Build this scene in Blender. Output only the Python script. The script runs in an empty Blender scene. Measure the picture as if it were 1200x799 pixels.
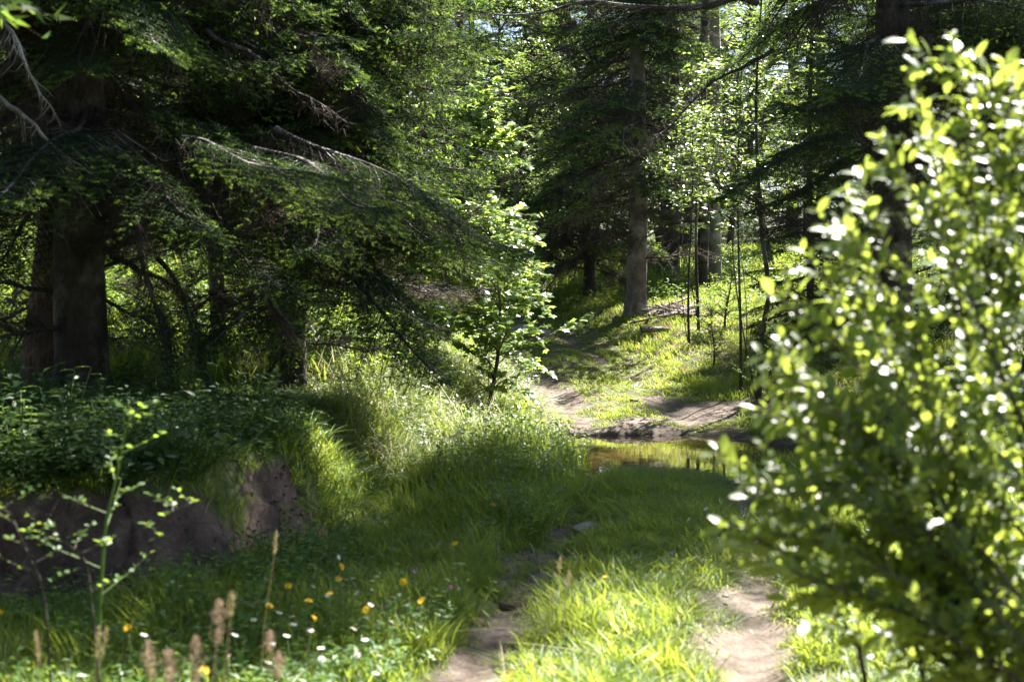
import bpy, math
import numpy as np
from mathutils import Vector

# ------------------------------------------------------------------ camera, sky, sun, exposure
FPX = 1667.0          # focal length in photo pixels (50 mm on 36 mm, 1200 px wide)
CAMZ = 1.65
scene = bpy.context.scene
cam_data = bpy.data.cameras.new("camera")
cam = bpy.data.objects.new("camera", cam_data)
scene.collection.objects.link(cam)
cam.location = (0, 0, CAMZ)
cam.rotation_euler = (math.radians(90 - 1.87), 0, 0)
cam_data.lens = 50
cam_data.sensor_width = 36
cam_data.clip_end = 1500
cam_data.dof.use_dof = True
cam_data.dof.focus_distance = 19.0
cam_data.dof.aperture_fstop = 2.8
scene.camera = cam

SUN_AZ, SUN_EL = 35.0, 50.0          # azimuth to the right of straight ahead, elevation
world = bpy.data.worlds.new("World")
scene.world = world
world.use_nodes = True
wn = world.node_tree.nodes
wn.clear()
sky = wn.new("ShaderNodeTexSky")
sky.sky_type = 'NISHITA'
sky.sun_disc = False
sky.sun_elevation = math.radians(SUN_EL)
sky.sun_rotation = math.radians(SUN_AZ)
bg = wn.new("ShaderNodeBackground")
bg.inputs[1].default_value = 0.05
wo = wn.new("ShaderNodeOutputWorld")
world.node_tree.links.new(sky.outputs[0], bg.inputs[0])
world.node_tree.links.new(bg.outputs[0], wo.inputs[0])

sd = bpy.data.lights.new("sun", 'SUN')
sd.energy = 5.0
sd.angle = math.radians(0.5)
sd.color = (1.0, 0.95, 0.87)
sun = bpy.data.objects.new("sun", sd)
scene.collection.objects.link(sun)
_sv = Vector((math.sin(math.radians(SUN_AZ)) * math.cos(math.radians(SUN_EL)),
              math.cos(math.radians(SUN_AZ)) * math.cos(math.radians(SUN_EL)),
              math.sin(math.radians(SUN_EL))))
sun.rotation_euler = _sv.to_track_quat('Z', 'Y').to_euler()

scene.view_settings.view_transform = 'Standard'
scene.view_settings.look = 'None'
scene.view_settings.gamma = 1
scene.view_settings.exposure = 2.6
scene.render.engine = 'CYCLES'
cy = scene.cycles
cy.max_bounces = 7
cy.diffuse_bounces = 2
cy.glossy_bounces = 2
cy.transmission_bounces = 3
cy.transparent_max_bounces = 4
cy.caustics_reflective = False
cy.caustics_refractive = False
cy.use_denoising = True
cy.denoiser = 'OPENIMAGEDENOISE'
cy.sample_clamp_indirect = 6.0
cy.use_adaptive_sampling = False

# ------------------------------------------------------------------ helpers
rng = np.random.default_rng(7)
PI = math.pi


def interp(x, tab):
    t = np.array(tab, dtype=float)
    return np.interp(x, t[:, 0], t[:, 1])


def sstep(a, b, x):
    t = np.clip((x - a) / (b - a), 0, 1)
    return t * t * (3 - 2 * t)


_tabs = {}


def vnoise(x, y, scale, seed=0):
    if seed not in _tabs:
        _tabs[seed] = np.random.default_rng(1000 + seed).random((256, 256))
    T = _tabs[seed]
    x = np.asarray(x, float) / scale
    y = np.asarray(y, float) / scale
    xi = np.floor(x).astype(int)
    yi = np.floor(y).astype(int)
    fx = x - xi
    fy = y - yi
    fx = fx * fx * (3 - 2 * fx)
    fy = fy * fy * (3 - 2 * fy)
    a = T[xi & 255, yi & 255]
    b = T[(xi + 1) & 255, yi & 255]
    c = T[xi & 255, (yi + 1) & 255]
    d = T[(xi + 1) & 255, (yi + 1) & 255]
    return (a * (1 - fx) + b * fx) * (1 - fy) + (c * (1 - fx) + d * fx) * fy - 0.5


def fbm(x, y, scale, seed=0, n=4):
    s = 0
    a = 1.0
    for k in range(n):
        s = s + a * vnoise(x, y, scale / 2 ** k, seed + k)
        a *= 0.5
    return s


# ---- the lie of the land
XC = [(-60, -1), (-5, -0.5), (0, -.1), (4, .2), (6.4, .43), (10, 1.1), (14.5, 1.55), (18, 1.55), (20, 1.25), (22, .95), (24, .5), (26, 0), (29, -1), (33, -2.8),
      (40, -6.5), (50, -11), (80, -25)]
ZT = [(-60, 0), (13, 0), (17, 0), (18.5, .14), (20.5, .36), (24, .8), (26, 1.05), (30, 1.4), (36, 1.9), (45, 2.3), (80, 4), (300, 10)]
XB = [(-60, -7), (0, -5.5), (5, -5), (6.5, -4.3), (6.9, -3.2), (7.5, -1.75), (8.6, -1.4), (9.6, -1.2), (10.5, -1.05), (12, -.85), (15, -.2), (18, .25), (20, .15), (22, -.1), (24, -.5), (26, -1.0), (30, -2.4), (36, -5.5),
      (45, -10), (80, -29)]


def xc(y): return interp(y, XC)
def xb(y): return interp(y, XB)
def zt(y): return interp(y, ZT)


def hz(x, y):
    x = np.asarray(x, float)
    y = np.asarray(y, float)
    c = xc(y)
    z = zt(y)
    s = xb(y) - x + 0.25 * fbm(x * 0 + 3, y, 1.3, 3, 3)
    near = 1 - sstep(9.5, 12, y)
    wid = 0.42 * near + 1.0 * (1 - near) + 1.0 * (1 - sstep(7.2, 8.0, y))
    bank = interp(y, [(0, .5), (7, .56), (10, .62), (14, .62), (22, .6), (30, .5), (45, .3)])
    z = z + bank * sstep(0, 1, s / wid) + 0.035 * np.clip(s - wid, 0, 40)
    xr = c + interp(y, [(20, 1.05), (24, .75), (30, .6)])
    t = x - xr
    hr = interp(y, [(0, .1), (11, .16), (15, .18), (18, .15), (22, .2), (26, .3), (30, .3), (40, .3)])
    wr = interp(y, [(0, 3), (16, 3.2), (20, 2.4), (24, 1.7), (40, 3)])
    z = z + hr * sstep(0, 1, t / wr) + 0.03 * np.clip(t - wr, 0, 60)
    off = x - c
    rut = np.exp(-((off - .66) / .2) ** 2) + np.exp(-((off + .66) / .2) ** 2)
    z = z - 0.05 * rut * (y < 40) + 0.03 * np.exp(-(off / .35) ** 2)
    e = ((x - 1.72) / 1.5) ** 2 + ((y - 15.1) / 2.1) ** 2
    z = z + 0.09 * fbm(x, y, 3.1, 8, 3) * sstep(1.0, 3.0, e) + 0.02 * fbm(x, y, .35, 12, 2)
    k = 1 - sstep(0.55, 1.25, e + 0.3 * fbm(x, y, .8, 20, 3))
    z = z * (1 - k) + (-0.15) * k
    return z


def px2x(px, d): return (px - 600.0) / FPX * d
def py2z(py, d): return CAMZ - (py - 345.0) / FPX * d


def at(px, py, d):
    return np.array([px2x(px, d), d, py2z(py, d)])


def ground_at(px, py, h=0.0):
    """nearest point on the ground whose point h above it shows at (px, py)"""
    ds = np.arange(3.5, 45, .05)
    g = hz(px2x(px, ds), ds) + h - py2z(py, ds)
    k = np.argmax(g > 0) if (g > 0).any() else len(ds) - 1
    d = ds[k]
    x = px2x(px, d)
    return np.array([x, d, float(hz(x, d))])


# ---- mesh building
class Geo:
    def __init__(self):
        self.v, self.q, self.t, self.qm, self.tm = [], [], [], [], []
        self.n = 0

    def add(self, v, tris=None, quads=None, m=0):
        v = np.asarray(v, np.float32).reshape(-1, 3)
        if tris is not None and len(tris):
            self.t.append(np.asarray(tris, np.int64) + self.n)
            self.tm.append(np.full(len(tris), m, np.int32))
        if quads is not None and len(quads):
            self.q.append(np.asarray(quads, np.int64) + self.n)
            self.qm.append(np.full(len(quads), m, np.int32))
        self.v.append(v)
        self.n += len(v)

    def arrays(self):
        v = np.concatenate(self.v) if self.v else np.zeros((0, 3), np.float32)
        t = np.concatenate(self.t) if self.t else np.zeros((0, 3), np.int64)
        q = np.concatenate(self.q) if self.q else np.zeros((0, 4), np.int64)
        tm = np.concatenate(self.tm) if self.tm else np.zeros(0, np.int32)
        qm = np.concatenate(self.qm) if self.qm else np.zeros(0, np.int32)
        return v, t, q, tm, qm

    def mesh(self, name, mats, smooth=True):
        v, t, q, tm, qm = self.arrays()
        me = bpy.data.meshes.new(name)
        me.vertices.add(len(v))
        me.vertices.foreach_set("co", v.ravel())
        nl = len(t) * 3 + len(q) * 4
        me.loops.add(nl)
        me.loops.foreach_set("vertex_index", np.concatenate([t.ravel(), q.ravel()]).astype(np.int32))
        me.polygons.add(len(t) + len(q))
        starts = np.concatenate([np.arange(len(t)) * 3, len(t) * 3 + np.arange(len(q)) * 4]).astype(np.int32)
        me.polygons.foreach_set("loop_start", starts)
        me.polygons.foreach_set("material_index", np.concatenate([tm, qm]).astype(np.int32))
        me.polygons.foreach_set("use_smooth", np.full(len(t) + len(q), smooth))
        for m in mats:
            me.materials.append(m)
        me.update(calc_edges=True)
        return me


def link(name, me, parent=None, loc=None, rot=None, scale=None):
    o = bpy.data.objects.new(name, me)
    scene.collection.objects.link(o)
    if parent is not None:
        o.parent = parent
    if loc is not None:
        o.location = [float(a) for a in loc]
    if rot is not None:
        o.rotation_euler = [float(a) for a in rot]
    if scale is not None:
        o.scale = [float(a) for a in (scale if hasattr(scale, '__len__') else (scale,) * 3)]
    return o


def tag(o, label=None, cat=None, group=None, kind=None):
    if label: o["label"] = label
    if cat: o["category"] = cat
    if group: o["group"] = group
    if kind: o["kind"] = kind
    return o


def thing(name, loc, label, cat, group=None, rz=0.0):
    o = link(name, None, None, loc, (0, 0, rz))
    o.empty_display_size = .2
    return tag(o, label, cat, group)


def norm(a):
    return a / np.maximum(np.linalg.norm(a, axis=-1, keepdims=True), 1e-9)


def frames(d):
    """two unit vectors perpendicular to each d"""
    d = norm(d)
    ref = np.where(np.abs(d[:, 2:3]) > .9, np.array([[1., 0, 0]]), np.array([[0, 0, 1.]]))
    a = norm(np.cross(d, ref))
    return a, np.cross(a, d)


def tubes(g, P0, P1, R0, R1, k=3, m=0):
    P0 = np.asarray(P0, float).reshape(-1, 3); P1 = np.asarray(P1, float).reshape(-1, 3)
    n = len(P0)
    if n == 0: return
    R0 = np.broadcast_to(np.asarray(R0, float), (n,)); R1 = np.broadcast_to(np.asarray(R1, float), (n,))
    a, b = frames(P1 - P0)
    th = np.arange(k) * 2 * PI / k
    off = a[:, None] * np.cos(th)[None, :, None] + b[:, None] * np.sin(th)[None, :, None]
    v = np.concatenate([P0[:, None] + off * R0[:, None, None], P1[:, None] + off * R1[:, None, None]], 1)
    i = np.arange(k); j = (i + 1) % k
    q = np.stack([i, j, j + k, i + k], 1)[None] + (np.arange(n) * 2 * k)[:, None, None]
    g.add(v.reshape(-1, 3), quads=q.reshape(-1, 4), m=m)


def polytube(g, pts, rad, k=8, m=0, lump=0.0, cap=True):
    pts = np.asarray(pts, float)
    n = len(pts)
    rad = np.broadcast_to(np.asarray(rad, float), (n,))
    d = np.gradient(pts, axis=0)
    a, b = frames(d)
    for i in range(1, n):   # keep the frame from twisting
        ai = a[i - 1] - d[i] * np.dot(a[i - 1], d[i]) / max(np.dot(d[i], d[i]), 1e-9)
        ai = ai / max(np.linalg.norm(ai), 1e-9)
        a[i] = ai
        b[i] = np.cross(ai, d[i] / max(np.linalg.norm(d[i]), 1e-9))
    th = np.arange(k) * 2 * PI / k
    rr = rad[:, None] * np.ones((1, k))
    if lump:
        rr = rr * (1 + lump * (rng.random((n, k)) - .5) + lump * .9 * np.sin(th * 3 + 1.3)[None] * np.linspace(1, .3, n)[:, None])
    v = pts[:, None] + (a[:, None] * np.cos(th)[None, :, None] + b[:, None] * np.sin(th)[None, :, None]) * rr[:, :, None]
    i = np.arange(k); j = (i + 1) % k
    q = np.stack([i, j, j + k, i + k], 1)[None] + (np.arange(n - 1) * k)[:, None, None]
    v = v.reshape(-1, 3)
    t = None
    if cap:
        v = np.concatenate([v, pts[-1:]])
        t = np.stack([i + (n - 1) * k, j + (n - 1) * k, np.full(k, n * k)], 1)
    g.add(v, tris=t, quads=q.reshape(-1, 4), m=m)


def needles(g, P0, P1, per, ln, w, r, m=1, up=0.0):
    """needles along every shoot P0->P1: one slim triangle each"""
    n = len(P0)
    P0 = np.repeat(P0, per, 0); P1 = np.repeat(P1, per, 0)
    d = norm(P1 - P0)
    t = r.random((n * per, 1)) * 1.03
    a, b = frames(d)
    th = r.random((n * per, 1)) * 2 * PI
    rad = a * np.cos(th) + b * np.sin(th)
    rad[:, 2] += up
    nd = norm(d * .75 + rad * .8)
    base = P0 + (P1 - P0) * t
    side = norm(np.cross(nd, rad + .3 * r.standard_normal(rad.shape)))
    L = ln * (.7 + .5 * r.random((n * per, 1)))
    v = np.stack([base - side * w * .5, base + side * w * .5, base + nd * L], 1).reshape(-1, 3)
    g.add(v, tris=np.arange(len(v)).reshape(-1, 3), m=m)


def leaves(g, P, D, N, L, W, m=1, fold=.18, curl=.15, detail=2):
    """oval leaves: base P, direction D, upper side N"""
    n = len(P)
    if n == 0: return
    D = norm(D)
    S = norm(np.cross(D, N)); N = np.cross(S, D)
    L = np.broadcast_to(np.asarray(L, float), (n,))[:, None]
    W = np.broadcast_to(np.asarray(W, float), (n,))[:, None] * .5
    def pt(t, s):
        return P + D * L * t + S * W * s + N * (abs(s) * W * fold * 2 - curl * L * t * t)
    if detail == 1:
        v = np.stack([pt(0, 0), pt(.45, 1), pt(1, 0), pt(.45, -1), pt(.5, 0)], 1)
        q = np.array([[0, 1, 4, 3]])[:0]
        t = np.array([[0, 1, 4], [1, 2, 4], [4, 2, 3], [0, 4, 3]])
        v = v.reshape(-1, 3)
        t = (t[None] + (np.arange(n) * 5)[:, None, None]).reshape(-1, 3)
        g.add(v, tris=t, m=m)
        return
    v = np.stack([pt(0, 0), pt(.22, .62), pt(.55, 1), pt(.85, .62), pt(1, 0), pt(.85, -.62), pt(.55, -1), pt(.22, -.62), pt(.35, 0), pt(.7, 0)], 1)
    t = np.array([[0, 1, 8], [0, 8, 7], [3, 4, 9], [9, 4, 5]])
    q = np.array([[1, 2, 9, 8], [7, 8, 9, 6]])
    t2 = np.array([[2, 3, 9], [9, 5, 6]])
    t = np.concatenate([t, t2])
    off = (np.arange(n) * 10)[:, None, None]
    g.add(v.reshape(-1, 3), tris=(t[None] + off).reshape(-1, 3), quads=(q[None] + off).reshape(-1, 4), m=m)


def lobed(g, P, D, N, L, m=1, r=None):
    """maple-like lobed leaves"""
    n = len(P)
    D = norm(D); S = norm(np.cross(D, N)); N = np.cross(S, D)
    L = np.broadcast_to(np.asarray(L, float), (n,))[:, None]
    out = [(0, 0), (.12, .42), (.3, .3), (.52, .55), (.6, .22), (1, 0), (.6, -.22), (.52, -.55), (.3, -.3), (.12, -.42)]
    v = [P + D * L * .38]
    for a, b in out:
        v.append(P + D * L * a + S * L * b - N * L * (.12 * (a * a + b * b * 1.5)))
    v = np.stack(v, 1)
    t = np.array([[0, i, i % 10 + 1] for i in range(1, 11)])
    g.add(v.reshape(-1, 3), tris=(t[None] + (np.arange(n) * 11)[:, None, None]).reshape(-1, 3), m=m)


def bake(g, arr, M, T, m=None):
    """stamp template arrays (Geo.arrays()) with matrices M (n,3,3) and offsets T (n,3)"""
    v, t, q, tm, qm = arr
    n = len(T)
    if n == 0: return
    V = np.einsum('nij,kj->nki', M, v) + T[:, None]
    off = (np.arange(n) * len(v))[:, None, None]
    base = g.n
    g.v.append(V.reshape(-1, 3).astype(np.float32))
    g.n += n * len(v)
    if len(t):
        g.t.append((t[None] + off).reshape(-1, 3) + base); g.tm.append(np.tile(tm if m is None else np.full(len(tm), m, np.int32), n))
    if len(q):
        g.q.append((q[None] + off).reshape(-1, 4) + base); g.qm.append(np.tile(qm if m is None else np.full(len(qm), m, np.int32), n))


def rotz(a):
    c, s = np.cos(a), np.sin(a); z = np.zeros_like(c); o = np.ones_like(c)
    return np.stack([np.stack([c, -s, z], -1), np.stack([s, c, z], -1), np.stack([z, z, o], -1)], -2)


def roty(a):
    c, s = np.cos(a), np.sin(a); z = np.zeros_like(c); o = np.ones_like(c)
    return np.stack([np.stack([c, z, s], -1), np.stack([z, o, z], -1), np.stack([-s, z, c], -1)], -2)


def rotx(a):
    c, s = np.cos(a), np.sin(a); z = np.zeros_like(c); o = np.ones_like(c)
    return np.stack([np.stack([o, z, z], -1), np.stack([z, c, -s], -1), np.stack([z, s, c], -1)], -2)


# ------------------------------------------------------------------ materials
def mat(name):
    m = bpy.data.materials.new(name)
    m.use_nodes = True
    n = m.node_tree.nodes
    n.clear()
    return m, n, m.node_tree.links


def ramp(n, l, src, stops):
    r = n.new("ShaderNodeValToRGB")
    cr = r.color_ramp
    while len(cr.elements) > 1: cr.elements.remove(cr.elements[0])
    cr.elements[0].position = stops[0][0]; cr.elements[0].color = (*stops[0][1], 1)
    for p, c in stops[1:]:
        e = cr.elements.new(p); e.color = (*c, 1)
    l.new(src, r.inputs[0])
    return r


def noise(n, l, scale, detail=3, vec=None, rough=.55):
    t = n.new("ShaderNodeTexNoise")
    t.inputs['Scale'].default_value = scale
    t.inputs['Detail'].default_value = detail
    t.inputs['Roughness'].default_value = rough
    if vec is None:
        g = n.new("ShaderNodeNewGeometry"); l.new(g.outputs['Position'], t.inputs['Vector'])
    else:
        l.new(vec, t.inputs['Vector'])
    return t


def leaf_mat(name, c0, c1, c2, trans=(.25, .4, .04), tfac=.45, rough=.45, spec=.4, clump=1.2):
    """leaf: colours differ from leaf to leaf and from spray to spray"""
    m, n, l = mat(name)
    g = n.new("ShaderNodeNewGeometry")
    nz = noise(n, l, clump, 2)
    mix = n.new("ShaderNodeMath"); mix.operation = 'MULTIPLY_ADD'
    l.new(g.outputs['Random Per Island'], mix.inputs[0]); mix.inputs[1].default_value = .55
    sub = n.new("ShaderNodeMath"); sub.operation = 'MULTIPLY_ADD'; sub.inputs[1].default_value = 1.3; sub.inputs[2].default_value = -.42
    l.new(nz.outputs[0], sub.inputs[0]); l.new(sub.outputs[0], mix.inputs[2])
    r = ramp(n, l, mix.outputs[0], [(.15, c0), (.55, c1), (.95, c2)])
    p = n.new("ShaderNodeBsdfPrincipled")
    l.new(r.outputs[0], p.inputs['Base Color'])
    p.inputs['Roughness'].default_value = rough
    p.inputs['Specular IOR Level'].default_value = spec
    tr = n.new("ShaderNodeBsdfTranslucent")
    hs = n.new("ShaderNodeMix"); hs.data_type = 'RGBA'; hs.blend_type = 'MIX'
    hs.inputs[0].default_value = .6
    l.new(r.outputs[0], hs.inputs[6]); hs.inputs[7].default_value = (*trans, 1)
    l.new(hs.outputs[2], tr.inputs[0])
    ms = n.new("ShaderNodeMixShader"); ms.inputs[0].default_value = tfac
    l.new(p.outputs[0], ms.inputs[1]); l.new(tr.outputs[0], ms.inputs[2])
    o = n.new("ShaderNodeOutputMaterial"); l.new(ms.outputs[0], o.inputs[0])
    return m


def bark_mat(name, c0, c1, c2, scale=9, stretch=(1, 1, .6), bump=.9):
    m, n, l = mat(name)
    tc = n.new("ShaderNodeTexCoord")
    mp = n.new("ShaderNodeMapping"); mp.inputs['Scale'].default_value = stretch
    l.new(tc.outputs['Object'], mp.inputs[0])
    a = noise(n, l, scale, 6, mp.outputs[0], .65)
    vo = n.new("ShaderNodeTexVoronoi"); vo.inputs['Scale'].default_value = scale * 3.2
    l.new(mp.outputs[0], vo.inputs['Vector'])
    b = noise(n, l, 2.3, 4, tc.outputs['Object'])
    r = ramp(n, l, a.outputs[0], [(.3, c0), (.55, c1), (.75, c2)])
    r2 = ramp(n, l, b.outputs[0], [(.52, (0, 0, 0)), (.66, (1, 1, 1))])
    mx = n.new("ShaderNodeMix"); mx.data_type = 'RGBA'
    l.new(r2.outputs[0], mx.inputs[0]); l.new(r.outputs[0], mx.inputs[6]); mx.inputs[7].default_value = (*[c * 1.25 + .02 for c in c2], 1)
    p = n.new("ShaderNodeBsdfPrincipled"); p.inputs['Roughness'].default_value = .9; p.inputs['Specular IOR Level'].default_value = .2
    l.new(mx.outputs[2], p.inputs['Base Color'])
    ad = n.new("ShaderNodeMath"); ad.operation = 'ADD'
    l.new(a.outputs[0], ad.inputs[0]); l.new(vo.outputs['Distance'], ad.inputs[1])
    bp = n.new("ShaderNodeBump"); bp.inputs['Strength'].default_value = bump; bp.inputs['Distance'].default_value = .02
    l.new(ad.outputs[0], bp.inputs['Height']); l.new(bp.outputs[0], p.inputs['Normal'])
    o = n.new("ShaderNodeOutputMaterial"); l.new(p.outputs[0], o.inputs[0])
    return m


def soil_mat(name, stops, scale=3.0, bump=.6, rough=.95, fine=40):
    m, n, l = mat(name)
    a = noise(n, l, scale, 8, None, .65)
    f = noise(n, l, fine, 4)
    mx = n.new("ShaderNodeMath"); mx.operation = 'MULTIPLY_ADD'
    l.new(f.outputs[0], mx.inputs[0]); mx.inputs[1].default_value = .45
    s = n.new("ShaderNodeMath"); s.operation = 'MULTIPLY_ADD'; s.inputs[1].default_value = 1.0; s.inputs[2].default_value = -.22
    l.new(a.outputs[0], s.inputs[0]); l.new(s.outputs[0], mx.inputs[2])
    r = ramp(n, l, mx.outputs[0], stops)
    p = n.new("ShaderNodeBsdfPrincipled"); p.inputs['Roughness'].default_value = rough; p.inputs['Specular IOR Level'].default_value = .25
    # earth soaked by the puddle is darker and shinier up to a few cm above the water
    gp = n.new("ShaderNodeNewGeometry"); sx = n.new("ShaderNodeSeparateXYZ"); l.new(gp.outputs['Position'], sx.inputs[0])
    wa = n.new("ShaderNodeMath"); wa.operation = 'MULTIPLY_ADD'; wa.inputs[1].default_value = .06
    l.new(a.outputs[0], wa.inputs[0]); l.new(sx.outputs['Z'], wa.inputs[2])
    wr = n.new("ShaderNodeMapRange"); wr.inputs[1].default_value = -.015; wr.inputs[2].default_value = .04; wr.inputs[3].default_value = .38; wr.inputs[4].default_value = 1
    yy = n.new("ShaderNodeMapRange"); yy.inputs[1].default_value = 11.8; yy.inputs[2].default_value = 12.6; yy.inputs[3].default_value = 1; yy.inputs[4].default_value = 0
    l.new(sx.outputs['Y'], yy.inputs[0])
    l.new(wa.outputs[0], wr.inputs[0])
    mxw = n.new("ShaderNodeMath"); mxw.operation = 'MAXIMUM'; l.new(wr.outputs[0], mxw.inputs[0]); l.new(yy.outputs[0], mxw.inputs[1])
    dk = n.new("ShaderNodeVectorMath"); dk.operation = 'SCALE'; l.new(r.outputs[0], dk.inputs[0]); l.new(mxw.outputs[0], dk.inputs['Scale'])
    l.new(dk.outputs[0], p.inputs['Base Color'])
    bp = n.new("ShaderNodeBump"); bp.inputs['Strength'].default_value = bump; bp.inputs['Distance'].default_value = .02
    l.new(mx.outputs[0], bp.inputs['Height']); l.new(bp.outputs[0], p.inputs['Normal'])
    o = n.new("ShaderNodeOutputMaterial"); l.new(p.outputs[0], o.inputs[0])
    return m


def plain(name, c, rough=.7, spec=.3, trans=0.0):
    m, n, l = mat(name)
    g = n.new("ShaderNodeNewGeometry")
    hs = n.new("ShaderNodeHueSaturation")
    hs.inputs['Color'].default_value = (*c, 1)
    mr = n.new("ShaderNodeMapRange"); mr.inputs[3].default_value = .75; mr.inputs[4].default_value = 1.15
    l.new(g.outputs['Random Per Island'], mr.inputs[0]); l.new(mr.outputs[0], hs.inputs['Value'])
    p = n.new("ShaderNodeBsdfPrincipled"); p.inputs['Roughness'].default_value = rough; p.inputs['Specular IOR Level'].default_value = spec
    l.new(hs.outputs[0], p.inputs['Base Color'])
    o = n.new("ShaderNodeOutputMaterial")
    if trans:
        tr = n.new("ShaderNodeBsdfTranslucent"); l.new(hs.outputs[0], tr.inputs[0])
        ms = n.new("ShaderNodeMixShader"); ms.inputs[0].default_value = trans
        l.new(p.outputs[0], ms.inputs[1]); l.new(tr.outputs[0], ms.inputs[2]); l.new(ms.outputs[0], o.inputs[0])
    else:
        l.new(p.outputs[0], o.inputs[0])
    return m


M_NEEDLE = leaf_mat("spruce_needles", (.012, .034, .016), (.022, .056, .02), (.045, .098, .024), (.12, .22, .04), .25, .6, .18, 1.6)
M_NEEDLE_FRESH = leaf_mat("fresh_spruce_needles", (.06, .13, .025), (.1, .19, .035), (.17, .25, .045), (.35, .5, .06), .42, .55, .25, 1.2)  # yellow-green young needles of the shoot tips
M_TWIG = plain("dead_twigs", (.1, .075, .062), .9, .15)
M_WOOD = bark_mat("branch_bark", (.035, .03, .026), (.075, .064, .056), (.17, .15, .14), 14)
M_BARK = bark_mat("spruce_bark", (.03, .024, .02), (.075, .06, .052), (.15, .13, .115), 8)
M_BARK_RED = bark_mat("reddish_bark", (.05, .03, .022), (.13, .08, .06), (.22, .15, .12), 8)
M_BARK_GREY = bark_mat("grey_brown_bark", (.08, .06, .05), (.17, .135, .115), (.28, .24, .21), 8)
M_BARK_PALE = bark_mat("pale_bark", (.15, .12, .1), (.26, .22, .19), (.36, .33, .3), 6)
M_BROAD = leaf_mat("broad_leaves", (.045, .105, .022), (.08, .16, .03), (.13, .22, .045), (.44, .56, .1), .45, .4, .9, 1.0)
M_MAPLE = leaf_mat("maple_leaves", (.06, .13, .03), (.1, .19, .045), (.16, .25, .07), (.55, .68, .12), .55, .38, 1.0, 1.0)
M_WILLOW = leaf_mat("willow_leaves", (.045, .085, .028), (.075, .13, .03), (.13, .19, .04), (.62, .74, .1), .54, .43, 1.0, 3.0)
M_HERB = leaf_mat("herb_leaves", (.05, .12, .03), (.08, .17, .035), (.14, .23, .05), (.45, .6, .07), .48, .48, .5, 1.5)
M_GRASS = leaf_mat("grass_blades", (.055, .12, .018), (.1, .19, .025), (.22, .26, .06), (.6, .68, .08), .52, .45, .4, .9)
M_DRYGRASS = leaf_mat("dry_grass", (.25, .2, .1), (.36, .3, .17), (.45, .38, .24), (.45, .36, .18), .35, .6, .3, .9)
M_HERB_SHADED = leaf_mat("herb_leaves_shade_toned", (.025, .06, .02), (.04, .09, .025), (.07, .13, .03), (.2, .32, .05), .3, .5, .3, 1.5)  # herb leaves with the shade of the bank top put into their colour
M_HERBLIT = leaf_mat("herb_leaves_sun_toned", (.07, .14, .05), (.12, .2, .07), (.22, .28, .12), (.55, .68, .14), .5, .4, .9, 1.5)  # lit copy of the herb leaves, sun glare put into the colour
M_PALE = leaf_mat("pale_grass", (.2, .24, .1), (.36, .36, .2), (.5, .47, .33), (.6, .6, .35), .45, .45, .5, .9)
M_SOIL = soil_mat("forest_soil", [(.1, (.03, .028, .015)), (.35, (.055, .06, .024)), (.55, (.085, .09, .035)), (.8, (.14, .12, .07))], 1.4)
M_DIRT = soil_mat("track_dirt", [(.2, (.03, .024, .018)), (.38, (.065, .05, .038)), (.5, (.12, .092, .074)), (.62, (.175, .138, .115)), (.78, (.28, .235, .205))], 3.5, .9, .95, 55)
M_BANK = soil_mat("bank_earth", [(.1, (.02, .013, .01)), (.35, (.055, .036, .028)), (.6, (.1, .066, .052)), (.85, (.22, .17, .14))], 5, 1.0, .95, 30)
M_STONE = soil_mat("stone_grey", [(.1, (.1, .085, .08)), (.4, (.2, .18, .17)), (.8, (.38, .35, .33))], 9, .4)
M_WHITE = plain("white_petals", (.72, .74, .78), .6, .3, .25)
M_YELLOW = plain("yellow_petals", (.88, .6, .03), .6, .3, .25)
M_ORANGE = plain("flower_centre", (.75, .4, .03), .7)
M_PURPLE = plain("purple_petals", (.5, .14, .45), .6, .3, .25)
M_BLUE = plain("blue_petals", (.12, .14, .6), .6, .3, .25)
M_STEM = plain("green_stem", (.13, .2, .05), .6, .3, .2)
M_SEED = plain("seed_head", (.42, .3, .22), .8, .2, .3)

# water
M_WATER, _n, _l = mat("puddle_water")
_p = _n.new("ShaderNodeBsdfPrincipled")
_p.inputs['Base Color'].default_value = (.07, .042, .018, 1)
_p.inputs['Roughness'].default_value = .03
_p.inputs['IOR'].default_value = 1.4
_p.inputs['Specular IOR Level'].default_value = .9
_nz = noise(_n, _l, 5, 2)
_b = _n.new("ShaderNodeBump"); _b.inputs['Strength'].default_value = .08; _b.inputs['Distance'].default_value = .01
_l.new(_nz.outputs[0], _b.inputs['Height']); _l.new(_b.outputs[0], _p.inputs['Normal'])
_o = _n.new("ShaderNodeOutputMaterial"); _l.new(_p.outputs[0], _o.inputs[0])

# ------------------------------------------------------------------ ground, track, bank, puddle
def axis(segs):
    out = []
    for a, b, s in segs:
        out.append(np.arange(a, b - s * .5, s))
    out.append([segs[-1][1]])
    return np.concatenate(out)


ax = axis([(-400, -60, 20), (-60, -12, 2), (-12, -4.8, .25), (-4.8, 5, .055), (5, 14, .25), (14, 60, 2), (60, 400, 20)])
ay = axis([(-300, -20, 20), (-20, 2, 1), (2, 4, .1), (4, 22, .055), (22, 36, .12), (36, 60, .6), (60, 120, 3), (120, 600, 24)])
GX, GY = np.meshgrid(ax, ay)
GZ = hz(GX, GY)


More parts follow.
